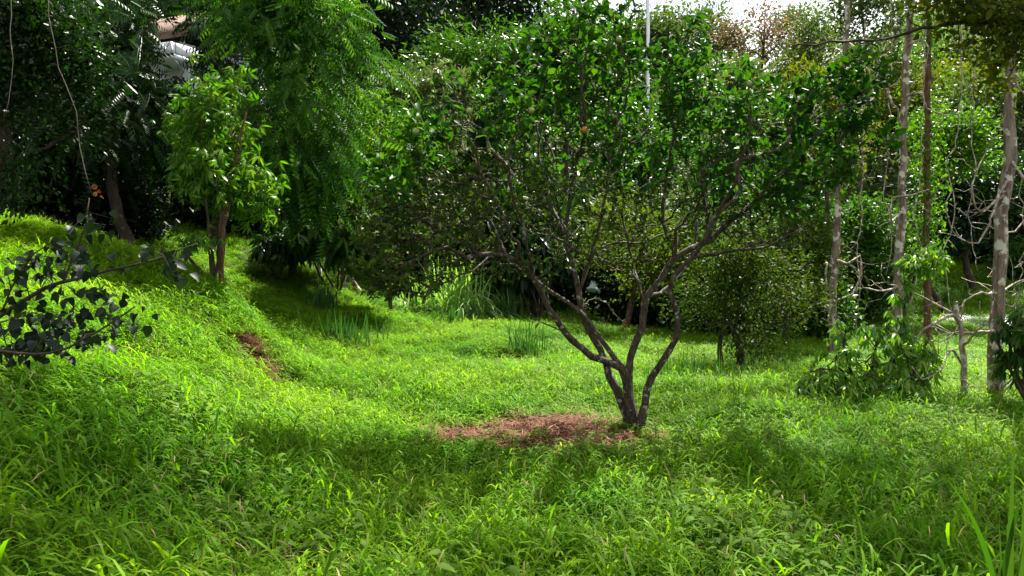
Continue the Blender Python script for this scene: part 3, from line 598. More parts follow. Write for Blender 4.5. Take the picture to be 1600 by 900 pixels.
# vine-hung brown trunk
def vine_tree():
    bx = P(1452, 470, 15.5); zb = gz(bx[0], bx[1]); rng = np.random.default_rng(9)
    e = empty('vine_hung_tree', (bx[0], bx[1], zb), 'brown leafless trunk hung with bright green climbing vines', 'tree', 'trunks at the right')
    w = Wood(); t = np.array([bx[0] - .15, bx[1], 8.5]); ids = w.limb([(bx[0], bx[1], zb - .2), (bx[0] - .08, bx[1], 2.2), t], .07, .05)
    w.build('trunk', M['bark_red'], e)
    P_ = np.array(w.p); k = rng.integers(0, len(P_), 7000); p = P_[k] + rng.normal(size=(7000, 3)) * np.array([.2, .2, .3]); pr = vnoise(p[:, 0] * 2, p[:, 2], .6, 3) > .42
    p = p[pr & (p[:, 2] > zb + 1.7)]
    a = cloud(TP['ovate'], p, rng, .075, droop=.7); mesh_obj('vines', a[0], a[1], a[2], M['bright'], e, {'tint': a[3]}, smooth=False)
vine_tree()

# tall pale trunks, their small tops above the picture, dead twining branches on them
def tall(label, base, path, r0, seed, twigs=10, dead=()):
    rng = np.random.default_rng(seed); b0 = P(*base); zb = gz(b0[0], b0[1])
    e = empty('tall_tree', (b0[0], b0[1], zb), label, 'tree', 'trunks at the right')
    w = Wood(); pp = [(b0[0], b0[1], zb - .2)] + [P(u, v, base[2] + d) for u, v, d in path]
    top = np.array(pp[-1]) + np.array([.1, .2, 2.0]); ids = w.limb(pp + [top], r0, r0 * .45, seg=.22, wob=.012, rng=rng)
    tp = in_lobes(lobes(top + np.array([0, 0, .5]), np.array([1.7, 1.7, 1.0]), 6, rng), 50, rng)
    w.grow(tp, rng, seg=.25, wob=.2, skip=int(len(w.p) * .8), tipr=.008); w.build('trunk', M['bark_pale'], e, rng=rng, tipr=.008)
    k = rng.integers(0, len(tp), 800); p = tp[k] + rng.normal(size=(800, 3)) * .3; a = cloud(TP['ovate'], p, rng, .12)
    mesh_obj('crown', a[0], a[1], a[2], M['mid'], e, {'tint': a[3]}, smooth=False)
    T_ = np.array(w.p[:len(ids)])
    for l in dead:
        ww = Wood(); q = [P(u, v, base[2] + d) for u, v, d in l]; i0 = int(np.argmin(np.linalg.norm(T_ - q[0], axis=1)))
        q[0] = T_[i0]; r = .017 * base[2] / 10
        ww.limb(q, r, r * .35, seg=.12, wob=.012, rng=rng)
        tips = []
        for _ in range(7):
            c = ww.p[rng.integers(len(ww.p) // 3, len(ww.p))]; tips.append(c + rng.normal(size=3) * np.array([.3, .2, .3]))
        ww.grow(tips, rng, seg=.08, wob=.3, lift=-.1, tipr=.004); ww.build('dead_branch', M['twig'], e, rng=rng, tipr=.004)
    tips = []; ww = None
    return e
tall('tall slender pale trunk nearest the citrus tree, leftmost of the three', (1300, 552, 14.0), [(1303, 450, 0), (1310, 320, .1), (1312, 240, .1), (1317, 140, .15), (1325, 0, .2)], .07, 31,
     dead=([(1318, 100, -.1), (1300, 118, -.4), (1265, 130, -.6), (1240, 120, -.7)], [(1317, 150, 0), (1300, 140, -.5), (1285, 160, -.6), (1262, 190, -.7)], [(1308, 395, 0), (1330, 410, -.4), (1345, 400, -.4), (1342, 440, -.5), (1320, 465, -.6), (1270, 478, -.7)],
           [(1303, 430, 0), (1290, 412, -.4), (1292, 470, -.4), (1300, 500, -.3)], [(1305, 480, 0), (1292, 500, -.3), (1310, 510, -.3)], [(1322, 60, 0), (1350, 90, -.3), (1365, 160, -.4)]))
tall('tall pale trunk with mottled bark, middle one of the three', (1398, 575, 13.0), [(1402, 470, 0), (1408, 330, 0), (1411, 250, .1), (1414, 150, .1), (1420, 50, .1), (1424, -20, .1)], .08, 32,
     dead=([(1405, 320, 0), (1392, 345, -.4), (1395, 310, -.4), (1425, 305, -.4), (1450, 295, -.4)], [(1411, 230, 0), (1395, 210, -.3), (1385, 240, -.4)], [(1415, 140, 0), (1440, 145, -.4), (1450, 170, -.4), (1480, 180, -.5)], [(1402, 440, 0), (1380, 455, -.4), (1350, 450, -.5), (1340, 430, -.5)],
           [(1412, 200, 0), (1400, 170, -.3), (1380, 130, -.4), (1372, 90, -.4)], [(1420, 70, 0), (1440, 60, -.4), (1452, 75, -.4), (1448, 95, -.4)]))
tall('thick pale trunk with peeling bark nearest the right edge, rightmost of the three', (1553, 622, 10.0), [(1555, 520, 0), (1560, 430, 0), (1565, 330, 0), (1576, 250, .1), (1580, 150, .1), (1583, 60, .1), (1586, -40, .1)], .092, 33,
     dead=([(1566, 260, 0), (1545, 350, -.4), (1530, 378, -.5), (1498, 372, -.5), (1480, 340, -.6), (1488, 300, -.6)], [(1568, 300, 0), (1535, 330, -.3), (1520, 310, -.4), (1525, 270, -.4), (1540, 235, -.3)], [(1558, 455, 0), (1535, 458, -.3), (1510, 470, -.4), (1500, 490, -.4), (1490, 525, -.4)],
           [(1553, 520, 0), (1532, 518, -.3), (1500, 522, -.3), (1450, 510, -.3)], [(1570, 250, 0), (1600, 280, -.3), (1625, 330, -.4)], [(1556, 445, 0), (1590, 440, .3), (1620, 430, .3)], [(1545, 610, 0), (1570, 600, -.2), (1600, 575, -.3), (1620, 560, -.3)], [(1562, 380, 0), (1585, 360, .3), (1610, 330, .3)],
           [(1580, 130, 0), (1602, 150, .1), (1620, 170, .1)]))
# a second thin trunk half behind it
tree('thinner trunk partly behind the thick pale trunk at the right edge', 1600, -150, 60, 160, 12, 'yellow', bark='bark_pale', tpl='ovate', size=.1, leaves=3000, tips=60, nl=6, seed=34, trunk_r=.055, base_u=1592, base_Y=12, name='slim_tree', group='trunks at the right')

for i, (l, lab) in enumerate((([(1440, 250, 12.2), (1428, 330, 12.1), (1440, 400, 12), (1425, 470, 11.9), (1432, 560, 11.8)], 'slack liana hanging beside the middle pale trunk'),
        ([(1500, 180, 12.5), (1480, 260, 12.4), (1492, 330, 12.3), (1476, 400, 12.2), (1484, 470, 12.1)], 'liana hanging right of the vine-hung trunk'),
        ([(1620, 180, 11), (1596, 290, 11), (1604, 380, 10.9), (1588, 470, 10.8), (1596, 570, 10.8)], 'liana hanging at the right edge behind the thick pale trunk'),
        ([(1345, 330, 13.2), (1338, 390, 13.2), (1344, 440, 13.1), (1336, 520, 13.1)], 'brown liana right of the leftmost pale trunk'),
        ([(1388, 240, 12.6), (1380, 300, 12.6), (1394, 360, 12.5), (1386, 430, 12.5)], 'thin liana left of the middle pale trunk'),
        ([(1520, 200, 13.5), (1526, 260, 13.4), (1514, 330, 13.4), (1528, 420, 13.2)], 'twisted liana before the dark tree at the right'))):
    rng = np.random.default_rng(900 + i); ww = Wood(); q = [P(*a_) for a_ in l]; zt = q[0] + np.array([.1, .2, 3.2]); ww.limb([zt] + q, .012, .006, seg=.12, wob=.014, rng=rng)
    ww.grow([ww.p[rng.integers(14, len(ww.p))] + rng.normal(size=3) * np.array([.28, .2, .25]) for _ in range(9)], rng, seg=.09, wob=.3, lift=-.15, tipr=.0035)
    o = ww.build('liana', M['twig'], None, rng=rng, tipr=.0035, flare=1); tag(o, lab, 'liana', 'lianas at the right')
# dead branchy sapling
bx = P(1508, 636, 9.6); zb = gz(bx[0], bx[1]); e = empty('dead_sapling', (bx[0], bx[1], zb), 'broken dead sapling with curved bare branches beside the thick pale trunk', 'tree', None)
w = Wood(); s0 = w.limb([(bx[0], bx[1], zb - .1)] + [P(u, v, 9.6) for u, v in ((1506, 590), (1502, 540), (1494, 490), (1491, 472))], .04, .026, seg=.1)
w.limb([P(*q) for q in ((1478, 495, 9.55), (1465, 505, 9.5), (1445, 515, 9.4), (1425, 545, 9.3))], .022, .008, start=w.near(P(1495, 497, 9.6)))
w.limb([P(*q) for q in ((1470, 480, 9.7), (1440, 465, 9.8), (1425, 455, 9.8))], .018, .006, start=w.near(P(1495, 497, 9.6)))
w.limb([P(*q) for q in ((1525, 520, 9.4), (1545, 500, 9.3), (1550, 470, 9.3))], .02, .007, start=w.near(P(1502, 540, 9.6)))
w.limb([P(*q) for q in ((1485, 545, 9.4), (1470, 580, 9.2), (1440, 590, 9.0), (1425, 570, 9.0))], .018, .006, start=w.near(P(1504, 570, 9.6)))
w.limb([P(*q) for q in ((1480, 636, 9.5), (1455, 625, 9.4), (1430, 595, 9.3))], .018, .007, start=s0[1])
w.limb([P(*q) for q in ((1540, 638, 9.5), (1560, 625, 9.4), (1580, 595, 9.3))], .018, .007, start=s0[1])
rr_ = np.random.default_rng(3); w.grow([w.p[rr_.integers(10, len(w.p))] + rr_.normal(size=3) * .22 for _ in range(26)], rr_, seg=.07, wob=.3, tipr=.004); w.build('trunk', M['twig'], e, tipr=.004)

# broad-leaved shrub in front of the trunks
def rosette_shrub(label, cs, base, seed, n=420, size=.21, mat='mid', name='leafy_shrub', tpl='mango'):
    rng = np.random.default_rng(seed); b0 = P(*base); zb = gz(b0[0], b0[1]); e = empty(name, (b0[0], b0[1], zb), label, 'shrub')
    w = Wood(); tp = []
    for u, v, Y, hu, hv, k in cs:
        c = P(u, v, Y); r = np.array([hu * Y / FPX, hu * Y / FPX * .8, hv * Y / FPX]); tp.append(c + unit(rng.normal(size=(k, 3))) * rng.uniform(.4, 1, (k, 1)) * r)
    tp = np.vstack(tp); tp = tp[tp[:, 2] > ground(tp[:, 0], tp[:, 1]) + .1]
    for _ in range(4):
        t = tp[rng.integers(len(tp))]; w.limb([(b0[0] + rng.normal() * .08, b0[1] + rng.normal() * .08, zb - .1), (b0 * .4 + t * .6) + np.array([0, 0, -.15]), t], .03, .01, seg=.12)
    w.grow(tp, rng, seg=.1, wob=.25, tipr=.005); w.build('trunk', M['bark_dark'], e, tipr=.005)
    a = scatter(TP[tpl], tp, unit(rng.normal(size=(len(tp), 3)) * [1, 1, .2]), unit(rng.normal(size=(len(tp), 3)) * .4 + [0, 0, 1]), size * rng.uniform(.7, 1.25, len(tp)), rng.beta(2, 2, len(tp)))
    mesh_obj('foliage', a[0], a[1], a[2], M[mat], e, {'tint': a[3]}); return e
rosette_shrub('bushy shrub with long drooping glossy leaves in front of the pale trunks', [(1295, 595, 9.1, 54, 38, 58), (1345, 540, 9.2, 64, 50, 66), (1385, 600, 9.1, 80, 38, 70), (1400, 510, 9.5, 28, 30, 22), (1440, 405, 9.7, 46, 22, 54), (1412, 450, 9.6, 16, 28, 12), (1440, 560, 9.3, 45, 45, 60)], (1370, 628, 9.3), 51, mat='shrub', size=.16)
rosette_shrub('leafy shrub cut by the right edge of the picture beside the thick trunk', [(1600, 510, 9.0, 50, 35, 46), (1590, 560, 9.0, 40, 30, 26)], (1625, 640, 9.0), 52)
rosette_shrub('pale-flecked leafy bush under the young tree on the bank', [(325, 270, 10.2, 45, 55, 30), (315, 370, 10.0, 45, 16, 16)], (340, 440, 10.45), 53, size=.17, mat='bright')
rosette_shrub('bush with large shiny leaves at the forest edge left of the citrus boughs', [(480, 360, 17, 60, 32, 90), (560, 375, 16.5, 60, 34, 90)], (520, 415, 17.5), 54, size=.4, mat='mid')
rosette_shrub('dark bush with large hanging leaves behind the citrus limbs', [(830, 400, 17.5, 60, 50, 80), (800, 350, 18, 50, 40, 50)], (840, 470, 17.5), 55, size=.42, mat='dark')
rosette_shrub('low leafy bush in the shade behind the spiky grass on the left slope', [(430, 385, 16.5, 45, 24, 60)], (430, 415, 17), 56, size=.35, mat='dark')

# ------------------------------------------------------------------ bushes closing the forest edge
def bush(label, u, v, Y, wpx, hpx, mat, size, n, seed, tpl='ovate'):
    rng = np.random.default_rng(seed); c = P(u, v, Y); z0 = gz(c[0], c[1]); r = np.array([wpx / 2 * Y / FPX, wpx / 2 * Y / FPX * .6, max(c[2] - z0, .3)])
    e = empty('bush', (c[0], c[1], z0), label, 'bush', 'bushes along the forest edge')
    tp = in_lobes(lobes(np.array([c[0], c[1], z0 + r[2] * .55]), r * np.array([1, 1, .8]), 8, rng), 70, rng, .3); tp = tp[tp[:, 2] > ground(tp[:, 0], tp[:, 1]) + .1]
    w = Wood()
    for k in range(3): w.limb([(c[0] + rng.normal() * .15, c[1] + rng.normal() * .1, z0 - .1), (c[0] + rng.normal() * r[0] * .3, c[1], z0 + r[2] * .6)], .04, .015, seg=.2)
    w.grow(tp, rng, seg=.2, wob=.2, tipr=.007); w.build('stems', M['bark_dark'], e, tipr=.007)
    p = tp[rng.integers(0, len(tp), n)] + rng.normal(size=(n, 3)) * .26 * min(1, r[0]); p = p[p[:, 2] > ground(p[:, 0], p[:, 1]) + .03]
    a = cloud(TP[tpl], p, rng, size, droop=.3); mesh_obj('foliage', a[0], a[1], a[2], M[mat], e, {'tint': a[3]}, smooth=False)
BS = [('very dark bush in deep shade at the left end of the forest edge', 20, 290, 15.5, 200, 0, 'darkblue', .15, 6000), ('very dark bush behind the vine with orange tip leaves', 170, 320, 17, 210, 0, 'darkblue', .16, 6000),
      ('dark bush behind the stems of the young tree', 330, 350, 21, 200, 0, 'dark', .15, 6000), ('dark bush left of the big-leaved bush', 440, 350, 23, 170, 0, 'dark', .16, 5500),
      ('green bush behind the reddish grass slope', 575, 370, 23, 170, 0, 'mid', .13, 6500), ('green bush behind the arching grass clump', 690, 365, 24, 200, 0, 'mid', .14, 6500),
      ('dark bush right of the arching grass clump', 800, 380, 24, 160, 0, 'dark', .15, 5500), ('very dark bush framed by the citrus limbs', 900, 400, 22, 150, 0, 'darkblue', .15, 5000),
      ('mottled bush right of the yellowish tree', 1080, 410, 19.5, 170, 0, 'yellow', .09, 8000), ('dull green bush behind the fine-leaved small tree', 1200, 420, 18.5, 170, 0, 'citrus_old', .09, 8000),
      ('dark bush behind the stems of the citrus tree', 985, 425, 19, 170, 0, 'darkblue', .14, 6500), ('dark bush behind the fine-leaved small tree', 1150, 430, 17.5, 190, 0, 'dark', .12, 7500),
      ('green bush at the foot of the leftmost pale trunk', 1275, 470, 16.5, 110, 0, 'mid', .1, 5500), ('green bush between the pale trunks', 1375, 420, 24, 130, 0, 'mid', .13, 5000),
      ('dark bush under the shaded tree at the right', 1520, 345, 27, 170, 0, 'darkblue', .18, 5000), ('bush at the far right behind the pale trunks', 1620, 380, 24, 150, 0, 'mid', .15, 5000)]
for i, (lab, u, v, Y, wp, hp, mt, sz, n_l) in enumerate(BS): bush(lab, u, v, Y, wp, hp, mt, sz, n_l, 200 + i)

# distant wood covering the slopes: too many crowns to count, one mass
def wood_mass():
    rng = np.random.default_rng(77); parts = []
    V, Q, T, a = [], [], [], []
    N_ = 520
    x = rng.uniform(-46, 62, N_ * 3); y = rng.uniform(27, 78, N_ * 3); u, v = proj(np.stack([x, y, ground(x, y) + 2], 1)); ok = (u > -250) & (u < 1850); x, y = x[ok][:N_], y[ok][:N_]
    z = ground(x, y); s = rng.uniform(1.2, 2.3, len(x)) * (1 + .01 * y); pts = []; tin = []
    for i in range(len(x)):
        n = 330; lb = lobes(np.array([x[i], y[i], z[i] + s[i] * 1.0]), np.array([s[i] * 1.2, s[i] * 1.2, s[i] * 1.15]), 5, rng)
        p = in_lobes(lb, n, rng, .75) + rng.normal(size=(n, 3)) * .12; pts.append(p); tin.append((rng.beta(2, 2, n) * .55 + rng.uniform(0, .45)).clip(0, 1))
    p = np.vstack(pts); ti = np.concatenate(tin); left = p[:, 0] < 2 + rng.normal(size=len(p)) * 2
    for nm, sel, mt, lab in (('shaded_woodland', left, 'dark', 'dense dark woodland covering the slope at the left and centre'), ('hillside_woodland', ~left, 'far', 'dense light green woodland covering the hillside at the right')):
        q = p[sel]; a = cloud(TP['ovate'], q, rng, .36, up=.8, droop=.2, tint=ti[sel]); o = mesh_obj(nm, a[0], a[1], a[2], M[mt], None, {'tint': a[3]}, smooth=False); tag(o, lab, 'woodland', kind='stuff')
wood_mass()

# ------------------------------------------------------------------ house on the slope behind the left trees
def box(c0, c1):
    (x0, y0, z0), (x1, y1, z1) = c0, c1
    v = np.array([(x, y, z) for z in (z0, z1) for y in (y0, y1) for x in (x0, x1)], float)
    q = np.array([(0, 2, 3, 1), (4, 5, 7, 6), (0, 1, 5, 4), (2, 6, 7, 3), (0, 4, 6, 2), (1, 3, 7, 5)]); return v, q
def boxes(name, l, mat, parent, rot=0, piv=(0, 0)):
    V, Q = [], []; k = 0
    for c0, c1 in l: v, q = box(c0, c1); V.append(v); Q.append(q + k); k += 8
    V = np.vstack(V); c, s = math.cos(rot), math.sin(rot); d = V[:, :2] - piv; V[:, 0] = piv[0] + d[:, 0] * c - d[:, 1] * s; V[:, 1] = piv[1] + d[:, 0] * s + d[:, 1] * c
    return mesh_obj(name, V, np.vstack(Q), None, mat, parent, smooth=False)
M['white'] = plain_mat('white_render', (.72, .76, .8), (.82, .85, .88), 2, .8); M['roof'] = plain_mat('brown_roof', (.1, .06, .045), (.16, .1, .07), 6, .8); M['glass'] = plain_mat('dark_window', (.02, .025, .03), None, 2, .1); M['wood'] = plain_mat('brown_wood', (.14, .07, .04), (.2, .11, .07), 8, .7)
M['metal'] = plain_mat('galvanised_metal', (.5, .52, .53), (.62, .63, .64), 12, .45, .3)
h = P(272, 80, 26); x, y, z = h; g0 = gz(x, y + 2) - .5; rot = R(-24)
hs = empty('house', (x, y, g0), 'small white house with a brown pitched roof half hidden by the dark left trees', 'house')
pv = (x, y)
boxes('wall', [((x - 3.2, y, g0), (x + .35, y + 4, z + .25))], M['white'], hs, rot, pv)
boxes('balcony', [((x - .6, y - 1.3, z - .62), (x + 1.3, y - .02, z - .5)), ((x - .6, y - 1.34, z - .5), (x + 1.3, y - 1.26, z - .15)), ((x + 1.22, y - 1.3, z - .5), (x + 1.3, y, z - .15))], M['white'], hs, rot, pv)
f = boxes('window', [((x - 1.5, y - .04, z - .9), (x - .75, y - .004, z - .05))], M['wood'], hs, rot, pv); boxes('pane', [((x - 1.44, y - .06, z - .84), (x - .81, y - .045, z - .11))], M['glass'], hs, rot, pv).parent = hs
V = np.array([(x - 3.6, y - .7, z + .32), (x + 1.3, y - .7, z + .32), (x + 1.3, y + 4.6, z + .32), (x - 3.6, y + 4.6, z + .32), (x - 3.6, y + 2, z + 1.9), (x + 1.3, y + 2, z + 1.9)])
V2 = V - np.array([0, 0, .14]); VV = np.vstack([V, V2]); c, s = math.cos(rot), math.sin(rot); d = VV[:, :2] - pv; VV = np.stack([pv[0] + d[:, 0] * c - d[:, 1] * s, pv[1] + d[:, 0] * s + d[:, 1] * c, VV[:, 2]], 1)
mesh_obj('roof', VV, [(0, 1, 5, 4), (3, 4, 5, 2), (6, 10, 11, 7), (9, 8, 11, 10), (0, 6, 7, 1), (2, 8, 9, 3), (0, 4, 10, 6), (4, 3, 9, 10), (1, 7, 11, 5), (5, 11, 8, 2)], None, M['roof'], hs, smooth=False)

# metal pole
def tube(name, pts, r0, r1, mat, parent=None, ns=8, rng=None, wob=0, **k):
    w = Wood(); w.limb(pts, r0, r1, seg=.15, wob=wob, rng=rng or RNG)
    return w.build(name, mat, parent, tipr=min(r0, r1) * .9, flare=1)
pb = P(1011, 118, 24); zb = gz(pb[0], 24); pe = empty('metal_pole', (pb[0], 24, zb), 'tall pale metal pole rising behind the citrus crown', 'pole')
tube('shaft', [(pb[0], 24, zb - .3), (pb[0] + .02, 24, 5), P(1013, -160, 24)], .062, .05, M['metal'], pe)
tp_ = P(1013, -160, 24); sphere_mesh('cap', tp_, .07, M['metal'], pe)
boxes('base_plate', [((pb[0] - .2, 23.8, zb - .02), (pb[0] + .2, 24.2, zb + .03))], M['metal'], pe)

# white sheet lying in the shade behind the citrus stems
M['sheet'] = plain_mat('white_sheet', (.6, .66, .74), (.7, .75, .82), 5, .6)
sc = P(927, 446, 18.5); g = np.linspace(-1, 1, 15); SX, SY = np.meshgrid(g, g); rr_ = np.hypot(SX, SY)
zg = ground(sc[0] + SX.ravel() * .3, 18.5 + SY.ravel() * .3).reshape(SX.shape); hh = .18; zg = zg + max(sc[2] + .05 - hh - zg.mean(), 0)
SZ = zg + .02 + hh * np.exp(-((SX / .6) ** 4 + (SY / .6) ** 4)) * (.75 + .45 * vnoise(SX, SY, .33, 3)) + .03 * np.sin(SY * 11)
top = np.stack([sc[0] + SX.ravel() * .15, 18.5 + SY.ravel() * .15, SZ.ravel()], 1); nn = 15; ii = (np.arange(nn - 1)[:, None] * nn + np.arange(nn - 1)).ravel(); q1 = np.stack([ii, ii + 1, ii + nn + 1, ii + nn], 1)
o = mesh_obj('white_sheet', top, q1, None, M['sheet']); tag(o, 'crumpled white sheet heaped in the shade behind the citrus stems', 'sheet')
md = o.modifiers.new('thick', 'SOLIDIFY'); md.thickness = .01

# ------------------------------------------------------------------ foreground shrub branch at the left
srng = np.random.default_rng(21); b0 = np.array([-2.55, 2.5, 0.]); b0[2] = gz(b0[0], b0[1])
se = empty('heart_leaved_shrub', tuple(b0), 'dark heart-leaved shrub reaching in from the left edge over the bank', 'shrub')
w = Wood(); st = w.limb([b0 - [0, 0, .1], b0 + [.05, .02, .5], P(-110, 560, 2.45)], .02, .013, seg=.06)
m1 = w.limb([P(*q) for q in ((0, 495, 2.5), (60, 455, 2.5), (120, 435, 2.5), (190, 418, 2.52), (250, 405, 2.55), (275, 392, 2.6), (308, 380, 2.65))], .008, .0025, start=st[-1], seg=.04, wob=.002)
m2 = w.limb([P(*q) for q in ((0, 550, 2.3), (80, 552, 2.35), (150, 520, 2.4), (210, 480, 2.45))], .006, .0025, start=st[-1], seg=.04, wob=.002)
m3 = w.limb([P(*q) for q in ((110, 415, 2.5), (122, 385, 2.5), (135, 350, 2.5), (140, 310, 2.5))], .004, .002, start=w.near(P(90, 443, 2.5)), seg=.04, wob=.002)
m4 = w.limb([P(*q) for q in ((30, 430, 2.5), (55, 395, 2.5), (80, 380, 2.5))], .004, .002, start=w.near(P(0, 495, 2.5)), seg=.04, wob=.002)
tp = []
for u, v, hu, hv, k in ((40, 460, 50, 60, 26), (90, 500, 60, 40, 26), (30, 540, 40, 25, 14), (180, 415, 35, 12, 5), (140, 370, 25, 35, 9), (85, 395, 30, 20, 9), (175, 510, 22, 20, 7), (195, 480, 12, 18, 4), (100, 545, 50, 15, 10), (255, 395, 14, 8, 3), (284, 422, 10, 16, 4), (262, 388, 8, 6, 2), (165, 455, 16, 8, 3)):
    c = P(u, v, 2.5); tp.append(c + srng.uniform(-1, 1, (k, 3)) * np.array([hu, 0, hv]) * 2.5 / FPX + np.stack([np.zeros(k), srng.normal(size=k) * .07, np.zeros(k)], 1))
tp = np.vstack(tp); w.grow(tp, srng, seg=.03, wob=.25, bias=.1, skip=4, tipr=.0012); w.build('branch', M['bark_dark'], se, tipr=.0012)
k = np.repeat(np.arange(len(tp)), 3); p = tp[k] + srng.normal(size=(len(k), 3)) * .014; nL = len(k)
a = scatter(TP['heart'], p, unit(srng.normal(size=(nL, 3)) + [0, 0, -.9]), unit(srng.normal(size=(nL, 3)) * .7 + [0, -.3, .8]), srng.uniform(.022, .044, nL), srng.beta(2, 2, nL))
mesh_obj('foliage', a[0], a[1], a[2], M['heart'], se, {'tint': a[3]})
p = P(146, 300, 2.5) + srng.normal(size=(5, 3)) * .012; a = scatter(TP['heart'], p, unit(srng.normal(size=(5, 3))), unit(srng.normal(size=(5, 3)) + [0, 0, .5]), srng.uniform(.013, .024, 5), srng.random(5))
tag(mesh_obj('young_leaves', a[0], a[1], a[2], M['orange'], se, {'tint': a[3]}), 'orange young leaves at the tip of the upright twig')

# hanging vines at the left
for l, lab in (([(62, -330, 8.6), (70, -90, 7.6), (78, 40, 7.3), (100, 130, 7.2), (118, 175, 7.15), (125, 230, 7.1), (142, 300, 7.0)], 'long thin vine hanging in a slack curve before the dark left trees'), ([(12, -330, 8.8), (15, -80, 7.6), (17, 60, 7.3), (20, 120, 7.3), (5, 190, 7.2)], 'short vine hanging at the very left edge')):
    o = tube('hanging_vine', [P(*q) for q in l], .006, .004, M['bark_dark'], None, wob=.006); tag(o, lab, 'vine', 'vines at the left')

# ------------------------------------------------------------------ overhanging tree at the upper right, rooted beside the camera
orng = np.random.default_rng(61); b0 = np.array([6.6, 4.6, 0.]); b0[2] = gz(6.6, 4.6)
oe = empty('overhanging_tree', tuple(b0), 'yellow green tree whose long bare-edged bough reaches in at the upper right corner, with an unseen canopy added to shade the foreground', 'tree')
w = Wood(); t0 = w.limb([b0 - [0, 0, .2], (6.4, 4.8, 2.0), (5.8, 5.6, 4.4), (4.2, 7.0, 6.3), (1.6, 8.0, 7.2)], .16, .06, seg=.2)
l1 = w.limb([P(1640, 22, 6.3), P(1595, 35, 6.4), P(1505, 34, 6.6), (P(1440, 44, 6.7)), P(1385, 62, 6.8), P(1300, 66, 6.9), P(1235, 72, 7.0)], .03, .008, start=w.near((5.8, 5.6, 4.4)), seg=.1)
l2 = w.limb([(.6, 8.1, 7.3), (-.6, 8.3, 7.4)], .05, .02, start=t0[-1], seg=.2)
tp = [in_lobes([(P(1530, -25, 6.5), np.array([.55, .6, .42])), (P(1590, 75, 6.4), np.array([.22, .4, .32])), (P(1490, 0, 6.6), np.array([.5, .5, .16])), (P(1560, 40, 6.5), np.array([.3, .4, .2]))], 130, orng, .2)]
shade_canopy = in_lobes([(np.array(c), np.array(r)) for c, r in (((.4, 7.1, 7.3), (1.7, 1.1, .4)), ((-.4, 7.9, 7.5), (1.5, 1.3, .6)), ((.3, 8.6, 7.5), (1.6, 1.4, .5)), ((2.6, 8.7, 7.4), (1.8, 1.5, .5)), ((5.6, 9.2, 7.2), (2.2, 1.9, .6)))], 230, orng, .2)  # high canopy out of view, its lobes placed to shade the foreground
w.grow(np.vstack(tp + [shade_canopy]), orng, seg=.12, wob=.25, skip=12, tipr=.004); w.build('trunk', M['bark_dark'], oe, tipr=.004)
q = tp[0]; k = orng.integers(0, len(q), 3000); p = q[k] + orng.normal(size=(3000, 3)) * .08; a1 = cloud(TP['citrus'], p, orng, .06, droop=.1)
k = orng.integers(0, len(shade_canopy), 13000); p = shade_canopy[k] + orng.normal(size=(13000, 3)) * .28; a2 = cloud(TP['ovate'], p, orng, .12)
a = merge([a1, a2]); mesh_obj('crown', a[0], a[1], a[2], M['yellow'], oe, {'tint': a[3]}, smooth=False)

# tree beside the camera on the left: its crown shades the near end of the bank
lrng = np.random.default_rng(62)
def shade_tree(x, y, c, r, label, n=9000, seed=62, s=.13):
    rng = np.random.default_rng(seed); z0 = gz(x, y); e = empty('shade_tree', (x, y, z0), label, 'tree'); w = Wood(); c = np.array(c); r = np.array(r)
    w.limb([(x, y, z0 - .2), (x * .9 + c[0] * .1, y * .9 + c[1] * .1, z0 + 2.2), c - [0, 0, r[2] * .4]], .15, .05, seg=.2)
    tp = in_lobes(lobes(c, r, 8, rng), 90, rng, .3); w.grow(tp, rng, seg=.25, wob=.2, skip=8, tipr=.007); w.build('trunk', M['bark_dark'], e, tipr=.007)
    p = tp[rng.integers(0, len(tp), n)] + rng.normal(size=(n, 3)) * .3; a = cloud(TP['ovate'], p, rng, s); mesh_obj('crown', a[0], a[1], a[2], M['mid'], e, {'tint': a[3]}, smooth=False)
#shade_tree(-4.6, .4, (-1.9, 3.0, 6.6), (2.6, 1.9, 1.0), 'leaning tree beside the viewer whose crown shades the near end of the bank', 11000)

# ------------------------------------------------------------------ grasses
def blade(p0, d, L_, wd, droop, n=6, side=None):
    """Arching blade: returns verts (2 per row), quads."""
    d = np.array(d, float); side = unit(np.array(side, float)) if side is not None else unit(np.cross(d, [0, 0, 1.]) if abs(d[2]) < .99 else np.array([1., 0, 0])); V = []
    pos = np.array(p0, float); dr = d.copy(); st = L_ / n
    for i in range(n + 1):
        t = i / n; h = wd / 2 * (math.sin(math.pi * (.12 + .88 * t) ** .8) + .02 if t < 1 else .03); V += [pos - side * h, pos + side * h]
        dr = unit(dr + np.array([0, 0, -droop / n])); pos = pos + dr * st
    return np.array(V), np.array([(2 * i, 2 * i + 1, 2 * i + 3, 2 * i + 2) for i in range(n)])
def blades(lst):
    V, Q, a = [], [], []; k = 0
    for v, q, t in lst: V.append(v); Q.append(q + k); a.append(np.full(len(v), t)); k += len(v)
    return np.vstack(V), np.vstack(Q), np.concatenate(a)
